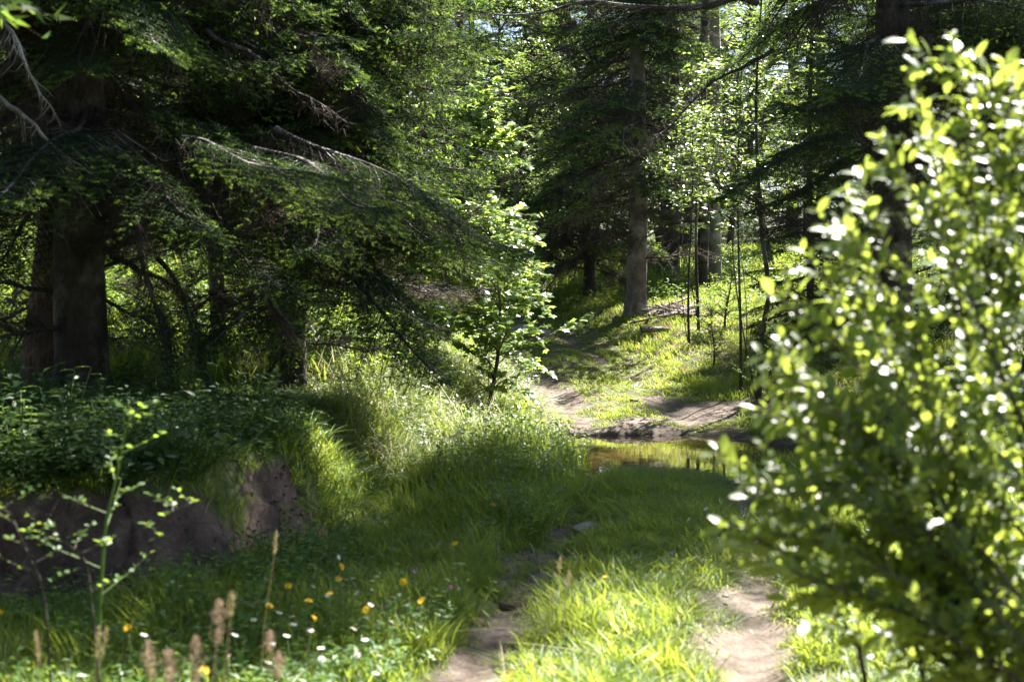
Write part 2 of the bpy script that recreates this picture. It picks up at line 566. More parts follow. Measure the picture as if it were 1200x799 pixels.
def rut_mask(x, y):
    """>0 where the wheels keep the earth bare"""
    c = xc(y)
    nse = fbm(x, y, .5, 30, 4)
    wl = interp(y, [(3, .3), (6.5, .3), (7.5, .27), (9, .24), (10, .15), (11.5, .02), (13, .05), (17, .16), (19, .3), (21, .3), (24, .28), (30, .25), (40, .2)])
    wr_ = interp(y, [(3, .28), (7, .27), (9, .2), (12, .2), (13.5, .15), (17, .16), (19, .25), (20.3, .1), (22, .0), (24, -.05), (30, .1), (40, .1)])
    a = .85 * wl - np.abs(x - (c - .66))
    b = .85 * wr_ - np.abs(x - (c + .66))
    e = 1 - ((x - 2.9) / .95) ** 2 - ((y - 18.5) / .6) ** 2
    pu = 1.0 - ((x - 1.75) / 1.5) ** 2 - ((y - 15.4) / 2.2) ** 2
    return np.maximum.reduce([a, b, e * .35, pu * .5]) + .4 * nse


def bank_mask(x, y):
    s = xb(y) - x
    nse = fbm(x, y, .7, 40, 4)
    w = .42 + .9 * (1 - sstep(7.2, 8.0, y))
    u = np.minimum(s + .08, w * np.where(y > 7.7, .62, .9) - s) + .42 * nse
    u = np.where((y > 5.5) & (y < 9.6), u, -1)
    u2 = .3 - np.hypot((x + 1.45), (y - 10.9) * .5) + .3 * nse
    return np.maximum(u, u2)


fx = (GX[:-1, :-1] + GX[1:, 1:]) / 2
fy = (GY[:-1, :-1] + GY[1:, 1:]) / 2
rm = rut_mask(fx, fy)
bm_ = bank_mask(fx, fy)
ok = (fy > 2) & (fy < 36)
isb = (bm_ > 0) & ok
ist = (rm > 0) & ok & ~isb
# crumbly relief on the bare bank
bumpv = np.clip(bank_mask(GX, GY) * 4, 0, 1)
GZ2 = GZ + bumpv * (.16 * fbm(GX, GY, .35, 50, 5) + .03 * rng.standard_normal(GX.shape))
GYb = GY + bumpv * .12 * fbm(GX * 1.3, GZ * 2 + GY, .2, 57, 3)
GXb = GX + bumpv * .15 * fbm(GX, GY, .25, 55, 3)
nxg = len(ax)
ii, jj = np.meshgrid(np.arange(len(ay) - 1), np.arange(nxg - 1), indexing='ij')
vid = ii * nxg + jj
quads = np.stack([vid, vid + 1, vid + nxg + 1, vid + nxg], -1)
allv = np.stack([GXb, GYb, GZ2], -1).reshape(-1, 3)


def sub_sheet(name, mask, m):
    q = quads[mask]
    u, inv = np.unique(q.ravel(), return_inverse=True)
    g = Geo(); g.add(allv[u], quads=inv.reshape(-1, 4))
    return link(name, g.mesh(name, [m]))


tag(sub_sheet("ground", ~isb & ~ist, M_SOIL), kind="structure")
tag(sub_sheet("dirt_track", ist, M_DIRT), kind="structure")
tag(sub_sheet("earth_bank", isb, M_BANK), kind="structure")

WZ = -0.055
g = Geo()
a_ = np.arange(64) * 2 * PI / 64
ring = np.stack([1.75 + 1.75 * np.cos(a_), 15.3 + 2.3 * np.sin(a_), np.full(64, WZ)], 1)
g.add(np.concatenate([ring, [[1.75, 15.3, WZ]]]), tris=np.array([[i, (i + 1) % 64, 64] for i in range(64)]))
tag(link("puddle_water", g.mesh("puddle_water", [M_WATER])), "shallow brown puddle across the wheel ruts", None, kind="structure")

# ------------------------------------------------------------------ spruce branches
def make_branch(seed, L, spacing=.06, sub=.065, per=22, nl=.017, nw=.0034, droop=.12, bare=.25, dead=.3, leafy=1.0, shoot=.1, wid=.42, k=3, mats=None):
    """one spruce branch along +X: bark axis, side twigs, needle-bearing shoots, bare hanging twigs"""
    r = np.random.default_rng(seed)
    g = Geo()
    def axis_pt(t):
        t = np.asarray(t, float)
        x = L * t
        z = -droop * L * (t ** 1.6) * 1.6 + .1 * L * t ** 4 + .02 * L * np.sin(t * 9 + seed)
        y = .04 * L * np.sin(t * 4 + seed * 1.7)
        return np.stack([x, y, z], -1)
    ts = np.linspace(0, 1, 12)
    ap = axis_pt(ts)
    polytube(g, ap, .016 * L ** .7 * (1 - ts * .9) + .002, 6, 0, .2)
    nt = int(L / spacing)
    t = np.repeat((np.arange(nt) + .5) / nt, 2) + (r.random(nt * 2) - .5) * .5 / nt
    side = np.tile([1., -1.], nt)
    keep = t > .06
    t, side = t[keep], side[keep]
    P = axis_pt(t)
    prof = wid * L ** .6 * np.clip((1 - t) * 1.25, 0, 1) ** .8 * np.clip(t / .22, .35, 1) * (.6 + .7 * r.random(len(t))) + .05
    az = side * (math.radians(58) + .25 * (r.random(len(t)) - .5) - .35 * t)
    D = np.stack([np.cos(az), np.sin(az), -.12 - .3 * r.random(len(t))], -1)
    D = norm(D)
    isdead = (t < bare) | (r.random(len(t)) > leafy)
    # twigs sag
    E = P + D * prof[:, None]
    mid = (P + E) / 2 + np.array([0, 0, .04]) * prof[:, None]
    E[:, 2] -= .18 * prof
    rt = .0032 + .006 * prof
    tubes(g, P, mid, rt, rt * .75, 3, 0); tubes(g, mid, E, rt * .75, rt * .35, 3, 0)
    S0, S1, dd, tip_ = [], [], [], []
    for i in range(len(t)):
        ln = prof[i]
        ns = max(1, int(ln / sub))
        for j in range(ns):
            u = (j + .7) / (ns + .3)
            base = (P[i] * (1 - 2 * u) + mid[i] * 2 * u) if u < .5 else (mid[i] * (2 - 2 * u) + E[i] * (2 * u - 1))
            for s2 in (1, -1):
                a2 = az[i] + s2 * (.75 + .35 * r.random())
                l2 = shoot * (.55 + .7 * r.random()) * (1.25 - .6 * u)
                d2 = np.array([math.cos(a2), math.sin(a2), -.25 + .35 * r.random() - (.5 if isdead[i] else 0)])
                S0.append(base); S1.append(base + d2 / np.linalg.norm(d2) * l2); dd.append(isdead[i]); tip_.append(u > .7)
        S0.append(E[i]); d2 = D[i].copy(); d2[2] += .15; S1.append(E[i] + d2 * shoot); dd.append(isdead[i]); tip_.append(True)
        if not isdead[i]:
            S0.append(mid[i]); S1.append(E[i]); dd.append(False); tip_.append(False)
    # leader
    S0.append(axis_pt(.9)); S1.append(axis_pt(1.03)); dd.append(False); tip_.append(True)
    S0 = np.array(S0); S1 = np.array(S1); dd = np.array(dd)
    tubes(g, S0, S1, .0013, .0007, k, 2)
    fresh = np.array(tip_) & (r.random(len(S0)) < .75)
    needles(g, S0[~dd & ~fresh], S1[~dd & ~fresh], per, nl, nw, r, 1, .15)
    needles(g, S0[~dd & fresh], S1[~dd & fresh], per, nl, nw, r, 3, .15)
    # bare hanging twigs with lichen
    nd = int(dead * 160 * L)
    if nd:
        tt = r.random(nd) ** 1.2 * .85
        B = axis_pt(tt) + np.stack([np.zeros(nd), (r.random(nd) - .5) * .5 * L ** .5, np.zeros(nd)], -1)
        B[:, 2] -= .02
        d0 = norm(np.stack([.5 * r.standard_normal(nd), .5 * r.standard_normal(nd), -.5 - r.random(nd)], -1))
        l0 = (.06 + .16 * r.random(nd))[:, None]
        C = B + d0 * l0
        Dn = C + norm(d0 + np.array([0, 0, -.5]) + .4 * r.standard_normal(d0.shape)) * l0 * .8
        tubes(g, B, C, .0022, .0017, 3, 2); tubes(g, C, Dn, .0017, .0008, 3, 2)
        B2 = np.repeat(C, 3, 0); d3 = norm(r.standard_normal(B2.shape) + np.array([0, 0, -.6]))
        tubes(g, B2, B2 + d3 * .05, .0014, .0007, 3, 2)
    return g


def dead_branch_geo(seed, L, droop=.1, twigs=60, r0=.02):
    r = np.random.default_rng(seed)
    g = Geo()
    ts = np.linspace(0, 1, 14)
    pts = np.stack([L * ts, .06 * L * np.sin(ts * 5 + seed), -droop * L * ts ** 1.5 + .02 * L * np.sin(ts * 11 + seed)], -1)
    pts += r.standard_normal(pts.shape) * .006 * L
    pts[0] = 0
    polytube(g, pts, r0 * (1 - .85 * ts), 7, 0, .3)
    n = twigs
    t = .12 + .88 * r.random(n)
    B = np.stack([np.interp(t, ts, pts[:, c]) for c in range(3)], -1)
    d = norm(np.stack([.5 + .5 * r.random(n), (r.random(n) - .5) * 2.2, -.7 * r.random(n)], -1))
    l = (.08 + .35 * r.random(n) * (1.1 - t))[:, None] * min(1.0, L / 1.5)
    C = B + d * l
    E = C + norm(d + .6 * r.standard_normal(d.shape) + [0, 0, -.4]) * l * .7
    tubes(g, B, C, .004, .0026, 3, 0); tubes(g, C, E, .0026, .001, 3, 0)
    for src in (C, (B + C) / 2, E, (C + E) / 2):
        S = np.repeat(src, 3, 0)
        d3 = norm(r.standard_normal(S.shape) + np.array([.3, 0, -.5]))
        tubes(g, S, S + d3 * (.04 + .08 * r.random((len(S), 1))), .0016, .0007, 3, 2)
    return g


BR_MATS = [M_WOOD, M_NEEDLE, M_TWIG, M_NEEDLE_FRESH]
NEAR = [make_branch(10 + i, L, .06, .07, 26, .021, .0058, dr, ba * .8, de * .5).mesh("branch", BR_MATS)
        for i, (L, dr, ba, de) in enumerate([(2.3, .16, .3, .8), (2.0, .1, .22, .5), (1.7, .2, .25, .8), (1.4, .12, .15, .4), (1.1, .08, .1, .3), (2.1, .24, .45, 1.2)])]
NEAR_L = [2.3, 2.0, 1.7, 1.4, 1.1, 2.1]
FAR = [make_branch(30 + i, L, .1, .1, 12, .038, .013, dr, ba * .8, de * .6, shoot=.14).mesh("branch", BR_MATS)
       for i, (L, dr, ba, de) in enumerate([(2.4, .14, .2, .4), (2.0, .2, .3, .6), (1.6, .1, .15, .4), (1.2, .15, .1, .3)])]
FAR_L = [2.4, 2.0, 1.6, 1.2]
DEAD = [dead_branch_geo(50 + i, L, dr, tw).mesh("dead_branch", BR_MATS)
        for i, (L, dr, tw) in enumerate([(1.8, .25, 90), (1.4, .1, 70), (1.1, .4, 60), (2.4, .15, 110)])]
DEAD_L = [1.8, 1.4, 1.1, 2.4]


def trunk_mesh(h, r0, lean=(0, 0), m=M_BARK, k=18, flare=.35, seed=0):
    r = np.random.default_rng(seed)
    g = Geo()
    n = 26
    zz = np.concatenate([[-.3, -.05, .08, .25, .5], np.linspace(.8, h, n)])
    tt = np.clip(zz / h, 0, 1)
    rad = r0 * (1 - .93 * tt) ** .8 * (1 + flare * np.exp(-np.clip(zz, 0, 9) / .16))
    pts = np.stack([lean[0] * tt * h + .02 * np.sin(zz * 1.3 + seed), lean[1] * tt * h + .02 * np.cos(zz * 1.1 + seed), zz], -1)
    polytube(g, pts, rad, k, 0, .07)
    return g.mesh("trunk", [m])


def spruce(x, y, h, r0, label, group=None, near=True, first=.8, rmax=2.2, nbr=90, dead_n=14, dead_to=2.5, lean=(0, 0), seed=1, needle_mats=None,
           ztop=None, avoid=None, taper=1.1, trunk_m=M_BARK, pitch=0.0, name="spruce_tree", cat="tree"):
    r = np.random.default_rng(seed)
    z0 = float(hz(x, y))
    t = thing(name, (x, y, z0), label, cat, group)
    link("trunk", trunk_mesh(h, r0, lean, trunk_m, 18 if near else 12, .35, seed), t)
    P, PL = (NEAR, NEAR_L) if near else (FAR, FAR_L)
    for i in range(nbr):
        f = (i + r.random()) / nbr
        z = first + (h - first - .3) * f ** 1.15
        if ztop and z > ztop: break
        Lw = rmax * (1 - ((z - first) / (h - first)) ** taper * .88) * (.75 + .4 * r.random())
        k = int(np.argmin([abs(l * (1 + .25 * (r.random() - .5)) - Lw) for l in PL]))
        a = i * 2.39996 + .5 * r.standard_normal()
        if avoid and avoid(a, z): continue
        s = Lw / PL[k]
        o = link("branch", P[k], t, (lean[0] * z, lean[1] * z, z), (.15 * r.standard_normal(), pitch + .1 * r.standard_normal() + .12 - .35 * ((z - first) / (h - first)), a), s)
    for i in range(dead_n):
        z = .5 + (dead_to - .5) * r.random()
        k = int(r.integers(len(DEAD)))
        link("dead_branch", DEAD[k], t, (lean[0] * z, lean[1] * z, z), (r.random() * 6, .15 * r.standard_normal(), r.random() * 2 * PI), .6 + .5 * r.random())
    return t


def place_branch(t, mesh, world_p, az, pitch, s, roll=0.0, name="branch"):
    o = link(name, mesh, t, np.array(world_p) - np.array(t.location), (roll, pitch, az), s)
    return o

def crown_geo(seed, h, rmax, first, n, far=True):
    r = np.random.default_rng(seed)
    gs = [make_branch(200 + i, L, .17, .16, 6, .06, .02, .15, .15, .15, shoot=.2, k=3).arrays() for i, L in enumerate([2.4, 1.7, 1.1])]
    LL = [2.4, 1.7, 1.1]
    g = Geo()
    i = np.arange(n)
    f = (i + r.random(n)) / n
    z = first + (h - first - .2) * f ** 1.1
    Lw = rmax * (1 - ((z - first) / (h - first)) * .92) * (.7 + .5 * r.random(n))
    a = i * 2.39996 + .5 * r.standard_normal(n)
    k = np.argmin(np.abs(np.array(LL)[None] - Lw[:, None]), 1)
    for kk in range(3):
        s = k == kk
        M = rotz(a[s]) @ roty(.1 + .12 * r.standard_normal(s.sum()) - .35 * f[s]) * (Lw[s] / LL[kk])[:, None, None]
        bake(g, gs[kk], M, np.stack([0 * z[s], 0 * z[s], z[s]], -1))
    return g



_top = {}


def add_top(t, z, k=0, s=1.0):
    if k not in _top:
        _top[k] = crown_geo(150 + k, 9, [2.4, 3.0][k], 0, 190).mesh("crown", BR_MATS)
    link("crown", _top[k], t, (0, 0, z), None, s)


# the near spruces
T1 = spruce(px2x(98, 11), 11.0, 13, .205, "thick grey spruce trunk on the left bank with drooping low boughs", near=True, first=1.75, rmax=2.3, nbr=95,
            dead_n=26, dead_to=3.4, seed=3)
T2 = spruce(px2x(48, 13), 13.0, 12, .17, "slim reddish spruce trunk leaning right behind the thick left trunk", near=True, first=2.4, rmax=1.8, nbr=60,
            dead_n=16, dead_to=3, lean=(.09, .0), seed=4, trunk_m=M_BARK_RED)
T3 = spruce(px2x(345, 13.4), 13.4, 15, .12, "dark dense spruce whose boughs hang over the left bank near the path", near=True, first=1.9, rmax=2.0, nbr=100,
            dead_n=14, dead_to=3, seed=5, taper=1.8)
T3C = spruce(px2x(425, 16.8), 16.8, 9.5, .09, "dark spruce standing behind the hanging boughs, left of the maple saplings", near=True, first=1.7, rmax=1.7, nbr=60, dead_n=14,
             dead_to=3, seed=26, taper=2.2)
T3D = spruce(px2x(255, 17.5), 17.5, 10, .1, "dark spruce behind the gap between the thick trunk and the hanging boughs", near=True, first=2.3, rmax=1.8, nbr=60, dead_n=20,
             dead_to=3, seed=27, taper=2.2)
R1 = spruce(4.15, 15.6, 18, .22, "big dark spruce behind the willow bush on the right", near=True, first=3.1, rmax=2.35, nbr=100, dead_n=20, dead_to=4.5, seed=6, taper=2.2)
R2 = spruce(4.7, 22.5, 6.0, .07, "young bushy spruce with branches to the ground right of the track", near=False, first=.2, rmax=1.3, nbr=60, dead_n=3, dead_to=1, seed=7)
R3 = spruce(7.2, 21, 14, .2, "tall dark spruce at the right edge behind the bushes", near=False, first=.8, rmax=2.8, nbr=90, dead_n=10, dead_to=3, seed=8)
R4 = spruce(8.6, 28, 13, .18, "dark spruce deep in the shade beyond the young right spruce", near=False, first=1, rmax=2.6, nbr=90, dead_n=14, dead_to=3, seed=9)
T5 = spruce(px2x(747, 26), 26, 14, .19, "straight brown spruce trunk standing alone in the sunlit grass by the branch heap", near=False, first=2.9, rmax=1.8, nbr=44,
            dead_n=30, dead_to=4, seed=11, trunk_m=M_BARK_GREY)
T6 = spruce(px2x(784, 33), 33, 15, .24, "dark broad spruce trunk in deep shade behind the lone brown trunk", near=False, first=3, rmax=2.6, nbr=70, dead_n=12, dead_to=4, seed=12)
T9 = spruce(px2x(690, 29), 29, 10, .12, "thin spruce of brown dead twigs overhanging the far bend of the track", near=False, first=1.2, rmax=2.3, nbr=70, dead_n=95, dead_to=5.5, seed=13)
T10 = spruce(px2x(490, 25), 25, 11, .15, "spruce behind the bright maple sapling with sunlit fresh tips", near=False, first=1.6, rmax=2.2, nbr=80, dead_n=8, dead_to=3, seed=14)

_r = np.random.default_rng(44)
for q_ in range(30):
    zq = 2.3 + .27 * q_
    if q_ % 2: place_branch(T5, FAR[q_ % 4], np.array(T5.location) + [0, 0, zq], q_ * 2.4 + 2.6, .1, .8)
    else: place_branch(T5, DEAD[q_ % 4], np.array(T5.location) + [0, 0, zq], q_ * 2.4 + 2.6, .15, 1.0, name="dead_branch")
for q_ in range(26):      # low boughs of the dense spruce reaching towards the path
    zq = 1.9 + 2.6 * _r.random()
    place_branch(T3, NEAR[int(_r.integers(6))], np.array(T3.location) + [0, 0, zq], -PI / 2 + 1.7 * (_r.random() - .5) + .55, .15 + .45 * _r.random(), .75 + .35 * _r.random(), .3 * _r.standard_normal())
for q_ in range(18):
    place_branch(T3, NEAR[int(_r.integers(5))], np.array(T3.location) + [0, 0, 1.5 + 1.5 * _r.random()], -.15 - .9 * _r.random(), .2 + .3 * _r.random(), .85 + .3 * _r.random(), .3 * _r.standard_normal())
for q_ in range(11):      # short boughs hiding the lower stem
    place_branch(T3, NEAR[(3, 4)[q_ % 2]], np.array(T3.location) + [0, 0, .75 + .13 * q_], -PI / 2 + .9 * (_r.random() - .5), .45 + .3 * _r.random(), .5 + .25 * _r.random(), .3 * _r.standard_normal())
# half-dead brown boughs with few needles, hanging over the bend of the track
M_TWIG_BROWN = plain("brown_twigs", (.2, .15, .12), .85, .2)
BROWN = [make_branch(700 + q_, 2.3, .15, .14, 11, .04, .014, .16, .3, .25, leafy=.55, shoot=.15).mesh("branch", [M_WOOD, M_NEEDLE_FRESH, M_TWIG_BROWN, M_NEEDLE_FRESH]) for q_ in range(3)]
for q_ in range(14):
    place_branch(T5, BROWN[q_ % 3], np.array(T5.location) + [0, 0, 2.1 + .24 * q_], PI + 3.2 * (_r.random() - .4), .05 + .3 * _r.random(), .8 + .4 * _r.random(), .4 * _r.standard_normal())
for q_ in range(9):
    place_branch(T9, BROWN[q_ % 3], np.array(T9.location) + [0, 0, 1.0 + .22 * q_], 6.28 * _r.random(), .1 + .3 * _r.random(), .8 + .4 * _r.random(), .4 * _r.standard_normal())
# particular limbs of the two left spruces
place_branch(T1, NEAR[5], at(150, 262, 10.6), -.1, 1.05, .75)
place_branch(T1, NEAR[2], at(185, 300, 10.8), .1, .95, .8)
place_branch(T1, NEAR[0], at(100, 150, 10.6), -.9, .25, .9)
place_branch(T1, NEAR[1], at(60, 190, 10.4), -2.2, .2, .9)
place_branch(T1, NEAR[3], at(215, 165, 10.0), -.5, .15, 1.0)
place_branch(T3, NEAR[0], at(330, 150, 11.5), -.3, .3, 1.0)
place_branch(T3, NEAR[1], at(300, 170, 11.0), -.9, .25, 1.0)
place_branch(T3, NEAR[1], at(360, 210, 12.3), -1.4, .3, 1.0)
place_branch(T3, NEAR[3], at(330, 330, 12.0), -1.9, .3, 1.0)
for (px, py, d, az, pit, L, nm) in [(-20, -30, 9.5, -.2, .95, 1.1, 0), (-15, 95, 9.8, -.3, .6, 1.0, 1), (245, 38, 11, -.1, .48, 1.2, 2), (20, 60, 10.5, .4, .9, .9, 3),
                                    (300, 335, 11.3, -.2, .75, .55, 4), (130, 300, 10.9, .1, .35, .7, 5)]:
    place_branch(T1 if px < 240 else T3, dead_branch_geo(800 + nm, L, .12, 30, .026).mesh("dead_branch", [M_BARK_PALE if nm < 2 else M_WOOD, M_NEEDLE, M_TWIG]), at(px, py, d), az, pit, 1.0, name="dead_branch")

add_top(R1, 7.6, 0, 1.12); add_top(T3C, 1.9, 0, .72); add_top(T3D, 2.6, 0, .78); add_top(T3, 2.6, 0, .8); add_top(T1, 3.2, 0, .8); add_top(T1, 4.6, 0, 1.0); add_top(T2, 5.0, 0, .9); add_top(T3, 4.8, 0, 1.05); add_top(T5, 5.0, 0, .62); add_top(R3, 4.5, 1, 1.0); add_top(R4, 4, 0, 1)
# bare leafless sections of long limb seen against the forest
long_limb = dead_branch_geo(71, 3.0, .06, 60, .035).mesh("dead_branch", BR_MATS)
place_branch(R1, long_limb, at(885, 6, 14.6), PI + .05, -.02, 1.0, name="dead_branch")
limb2 = dead_branch_geo(72, 1.6, .5, 40, .022).mesh("dead_branch", BR_MATS)
place_branch(R1, limb2, at(905, 60, 15.5), PI, .2, 1.0, name="dead_branch")
place_branch(R1, limb2, at(1075, 110, 15.0), PI + .2, .15, 1.0, name="dead_branch")

# ------------------------------------------------------------------ background forest: shared trees
BG_CROWN = [(crown_geo(90 + i, h, rm, fi, n).mesh("crown", BR_MATS), trunk_mesh(h, r0, seed=90 + i, k=10))
            for i, (h, rm, fi, n, r0) in enumerate([(14, 2.6, 1.5, 120, .2), (16, 2.4, 3.0, 110, .2), (12, 2.5, .6, 120, .15)])]


def bg_spruce(x, y, k, s, label, group):
    t = thing("spruce_tree", (x, y, float(hz(x, y))), label, "tree", group, rng.random() * 6.28)
    t.scale = (s, s, s)
    link("crown", BG_CROWN[k][0], t)
    link("trunk", BG_CROWN[k][1], t)
    return t


def broad_tree(seed, h, spread, nl, leaf, lobes=False, first=.25, r0=.05, m_leaf=M_BROAD, m_wood=M_WOOD, flat=.25, det=1, steps=3):
    """broadleaf tree or sapling: stem, limbs, twigs; returns (wood Geo, foliage Geo)"""
    r = np.random.default_rng(seed)
    w = Geo(); f = Geo()
    zz = np.linspace(-.1, h, 12)
    st = np.stack([.05 * h * np.sin(zz / h * 4 + seed), .04 * h * np.cos(zz / h * 5 + seed), zz], -1)
    st -= np.array([st[0, 0], st[0, 1], 0])
    polytube(w, st, r0 * (1 - .9 * np.clip(zz / h, 0, 1)), 8, 0, .1)
    nlimb = int(14 + h * 5)
    t = first + (1 - first) * r.random(nlimb) ** .9
    B = np.stack([np.interp(t * h, zz, st[:, c]) for c in range(3)], -1)
    az = r.random(nlimb) * 2 * PI
    el = .25 + .6 * r.random(nlimb)
    Ln = spread * (1.15 - t * .8) * (.5 + .6 * r.random(nlimb))
    D = np.stack([np.cos(az) * np.cos(el), np.sin(az) * np.cos(el), np.sin(el)], -1)
    twP, twD = [], []
    cur, d = B, D
    for s in range(steps):
        nx = cur + d * (Ln / steps)[:, None]
        rr = r0 * .35 * (1 - s / (steps + .2))
        tubes(w, cur, nx, rr, rr * .7, 4, 0)
        for _ in range(3):
            u = r.random((len(cur), 1))
            td = norm(d + .8 * r.standard_normal(d.shape) * [1, 1, .4])
            twP.append(cur + (nx - cur) * u); twD.append(td)
        cur = nx; d = norm(d + .25 * r.standard_normal(d.shape) - [0, 0, .15])
    twP.append(cur); twD.append(d)
    P = np.concatenate(twP); D = np.concatenate(twD)
    tl = (.18 + .2 * r.random((len(P), 1))) * spread ** .5
    E = P + D * tl - [0, 0, .03]
    tubes(w, P, E, r0 * .08 + .001, .0012, 3, 0)
    per = max(3, int(nl / len(P)))
    P0 = np.repeat(P, per, 0); E0 = np.repeat(E, per, 0); DD = np.repeat(D, per, 0)
    u = .1 + .95 * r.random((len(P0), 1))
    LP = P0 + (E0 - P0) * u
    sd_ = norm(np.cross(DD, [0, 0, 1.])) * np.where(r.random((len(P0), 1)) > .5, 1, -1)
    ld = norm(DD * .6 + sd_ * .8 + .3 * r.standard_normal(DD.shape) * [1, 1, .6] + [0, 0, -.15])
    nn = norm(np.array([-.08, -.3, 1.]) + flat * 1.5 * r.standard_normal(DD.shape))
    ls = leaf * (.65 + .6 * r.random(len(P0)))
    if lobes: lobed(f, LP, ld, nn, ls, 0)
    else: leaves(f, LP, ld, nn, ls, ls * .55, 0, .12, .12, det)
    return w, f


BG_BROAD = []
for i, (h, sp, nl, lf) in enumerate([(9, 3.0, 16000, .11), (6, 2.4, 10000, .09), (3.2, 1.5, 6000, .07)]):
    w, f = broad_tree(120 + i, h, sp, nl, lf, first=.15, r0=.02 * h ** .8)
    BG_BROAD.append((w.mesh("trunk", [M_WOOD]), f.mesh("crown", [M_BROAD])))


def bg_broad(x, y, k, s, label, group, name="broadleaf_tree", cat="tree"):
    t = thing(name, (x, y, float(hz(x, y)) - .05), label, cat, group, rng.random() * 6.28)
    t.scale = (s, s, s)
    link("trunk" if name != "leafy_bush" else "stem", BG_BROAD[k][0], t)
    link("crown" if name != "leafy_bush" else "foliage", BG_BROAD[k][1], t)
    return t


# far rows: closes the view
r = np.random.default_rng(77)
for row, (yy, n, half) in enumerate([(38, 9, 14), (44, 12, 19), (51, 14, 22), (60, 16, 27)]):
    for i in range(n):
        x = -half + 2 * half * (i + .5) / n + r.standard_normal() * .7
        y = yy + r.standard_normal() * 1.5
        if row == 0 and abs(x - px2x(700, yy)) < 1.0: x += 2
        side = "left of the track" if x < -2 else ("right of the track" if x > 5 else "beyond the track bend")
        ppx = 600 + x / y * FPX
        small = 635 < ppx < 765
        if row == 0 and 3 < x < 12: continue
        lab = f"dark spruce deep in the background forest, {side}"
        if row == 3: lab = f"far spruce closing the view at the back of the forest, {side}"
        bg_spruce(x, y, int(r.integers(3)), .68 if small else .85 + .45 * r.random() + .1 * row, lab, f"background spruces {side}" if row < 3 else f"far spruces {side}")
for i, (x, y, k) in enumerate([(-9, -3, 0), (-7.5, -8, 1), (-3.5, -10, 2), (1, -9, 0), (5, -10, 1), (9, -7, 2), (10.5, -2, 0), (11.5, 4, 1), (-10.5, 2, 1), (-12, 7, 0), (-5.5, -13, 1),
                             (3, -14, 2), (-14, -6, 2), (13, -8, 1), (-6.5, 4.5, 2), (-16, 12, 1), (14, 9, 0), (-4.4, 3.9, 1), (-5.9, 8.4, 1), (-3.7, 1.4, 1), (-7.2, 12, 1), (-8.5, 15.5, 1), (-1.2, -3.5, 1), (3.6, -3.0, 1), (9.8, 13.5, 1), (6.9, 18.6, 1)]):
    bg_spruce(x, y, k, 1.0 + .2 * rng.random(), "spruce added round the viewpoint to block sky light", "added spruces round the viewpoint")  # added around the camera, mostly out of view, to darken the shade
# broadleaf understory right of the lone trunk and behind the left trees
for (px, d, k, s) in [(618, 31, 1, .9), (640, 36, 0, .8), (600, 44, 0, 1.3), (655, 45, 0, 1.4), (690, 50, 0, 1.1), (745, 40, 0, .7), (800, 38, 0, .9), (850, 36, 0, .85), (905, 34, 0, .9), (700, 42, 0, .7), (640, 40, 0, 1), (560, 34, 0, .8), (480, 32, 0, .9), (775, 47, 0, .9)]:
    side = "right of the lone brown trunk" if px > 747 else "left of the lone brown trunk"
    bg_broad(px2x(px, d), d, k, s, f"sunlit broadleaf tree in the forest behind, {side}", f"broadleaf trees {side}")
for (px, d, k, s) in [(20, 30, 0, .8), (120, 34, 0, .9), (230, 31, 0, .8), (330, 36, 0, .9), (420, 30, 0, .8), (-80, 28, 0, .8)]:
    bg_broad(px2x(px, d), d, k, s, "sunlit broadleaf tree at the back of the left clearing", "broadleaf trees of the left clearing")
for (px, d, k, s) in [(10, 20, 2, .5), (170, 21, 2, .45), (230, 18, 2, .4), (300, 22, 2, .5), (370, 19, 2, .35), (60, 25, 2, .7), (140, 27, 2, .7), (250, 26, 2, .7),
                      (340, 27, 2, .7), (440, 24, 2, .6), (-60, 20, 2, .6), (430, 17.5, 2, .3)]:
    bg_broad(px2x(px, d), d, k, s, "sunlit leafy bush in the left clearing behind the dark spruces", "bushes of the left clearing", "leafy_bush", "bush")
for (px, d, k, s, lb) in [(850, 24, 2, .45, "leafy bush on the right grass slope behind the thin stems"), (835, 21.5, 2, .3, "low bright bush on the right slope nearest the muddy rut"),
                          (900, 19, 2, .33, "shaded leafy bush between the right rut and the young spruce"),
                          (970, 17, 2, .35, "shaded bush on the right verge behind the willow"),
                          (650, 36, 2, .6, "dark green bush beyond the far bend of the track"),
                          (560, 27, 2, .5, "shaded bush on the left bank by the far bend")]:
    bg_broad(px2x(px, d), d, k, s, lb, None, "leafy_bush", "bush")

for (px, d, k, s, lb) in [(610, 17.8, 2, .2, "pale glossy shrub on the left bank directly above the puddle"), (575, 16.0, 2, .26, "broad whitish-green shrub between the maple saplings and the puddle"),
                          (505, 15.5, 2, .26, "sunlit shrub on the left bank under the drooping boughs"), (430, 14.6, 2, .26, "bright shrub on the left bank below the dark spruce"),
                          (612, 20.5, 2, .17, "small bright shrub left of the track just beyond the puddle")]:
    bg_broad(px2x(px, d), d, k, s, lb, None, "leafy_bush", "bush")
# maple sapling with bright leaves on the left bank
def maple(px, d, h, sp, nl, leaf, label, seed):
    x = px2x(px, d)
    w, f = broad_tree(seed, h, sp, nl, leaf, True, .2, .03, flat=.22)
    t = thing("maple_sapling", (x, d, float(hz(x, d))), label, "tree")
    link("trunk", w.mesh("trunk", [M_WOOD]), t)
    link("crown", f.mesh("crown", [M_MAPLE]), t)
maple(565, 15.8, 2.4, 1.0, 3300, .078, "maple sapling with shining leaves leaning over the left bank by the track", 301)
maple(560, 17.5, 3.5, 1.2, 5500, .09, "taller maple sapling with yellow-green leaves behind the shining one", 302)
maple(500, 16.0, 1.3, .7, 1500, .08, "low maple sapling at the foot of the drooping spruce boughs", 303)

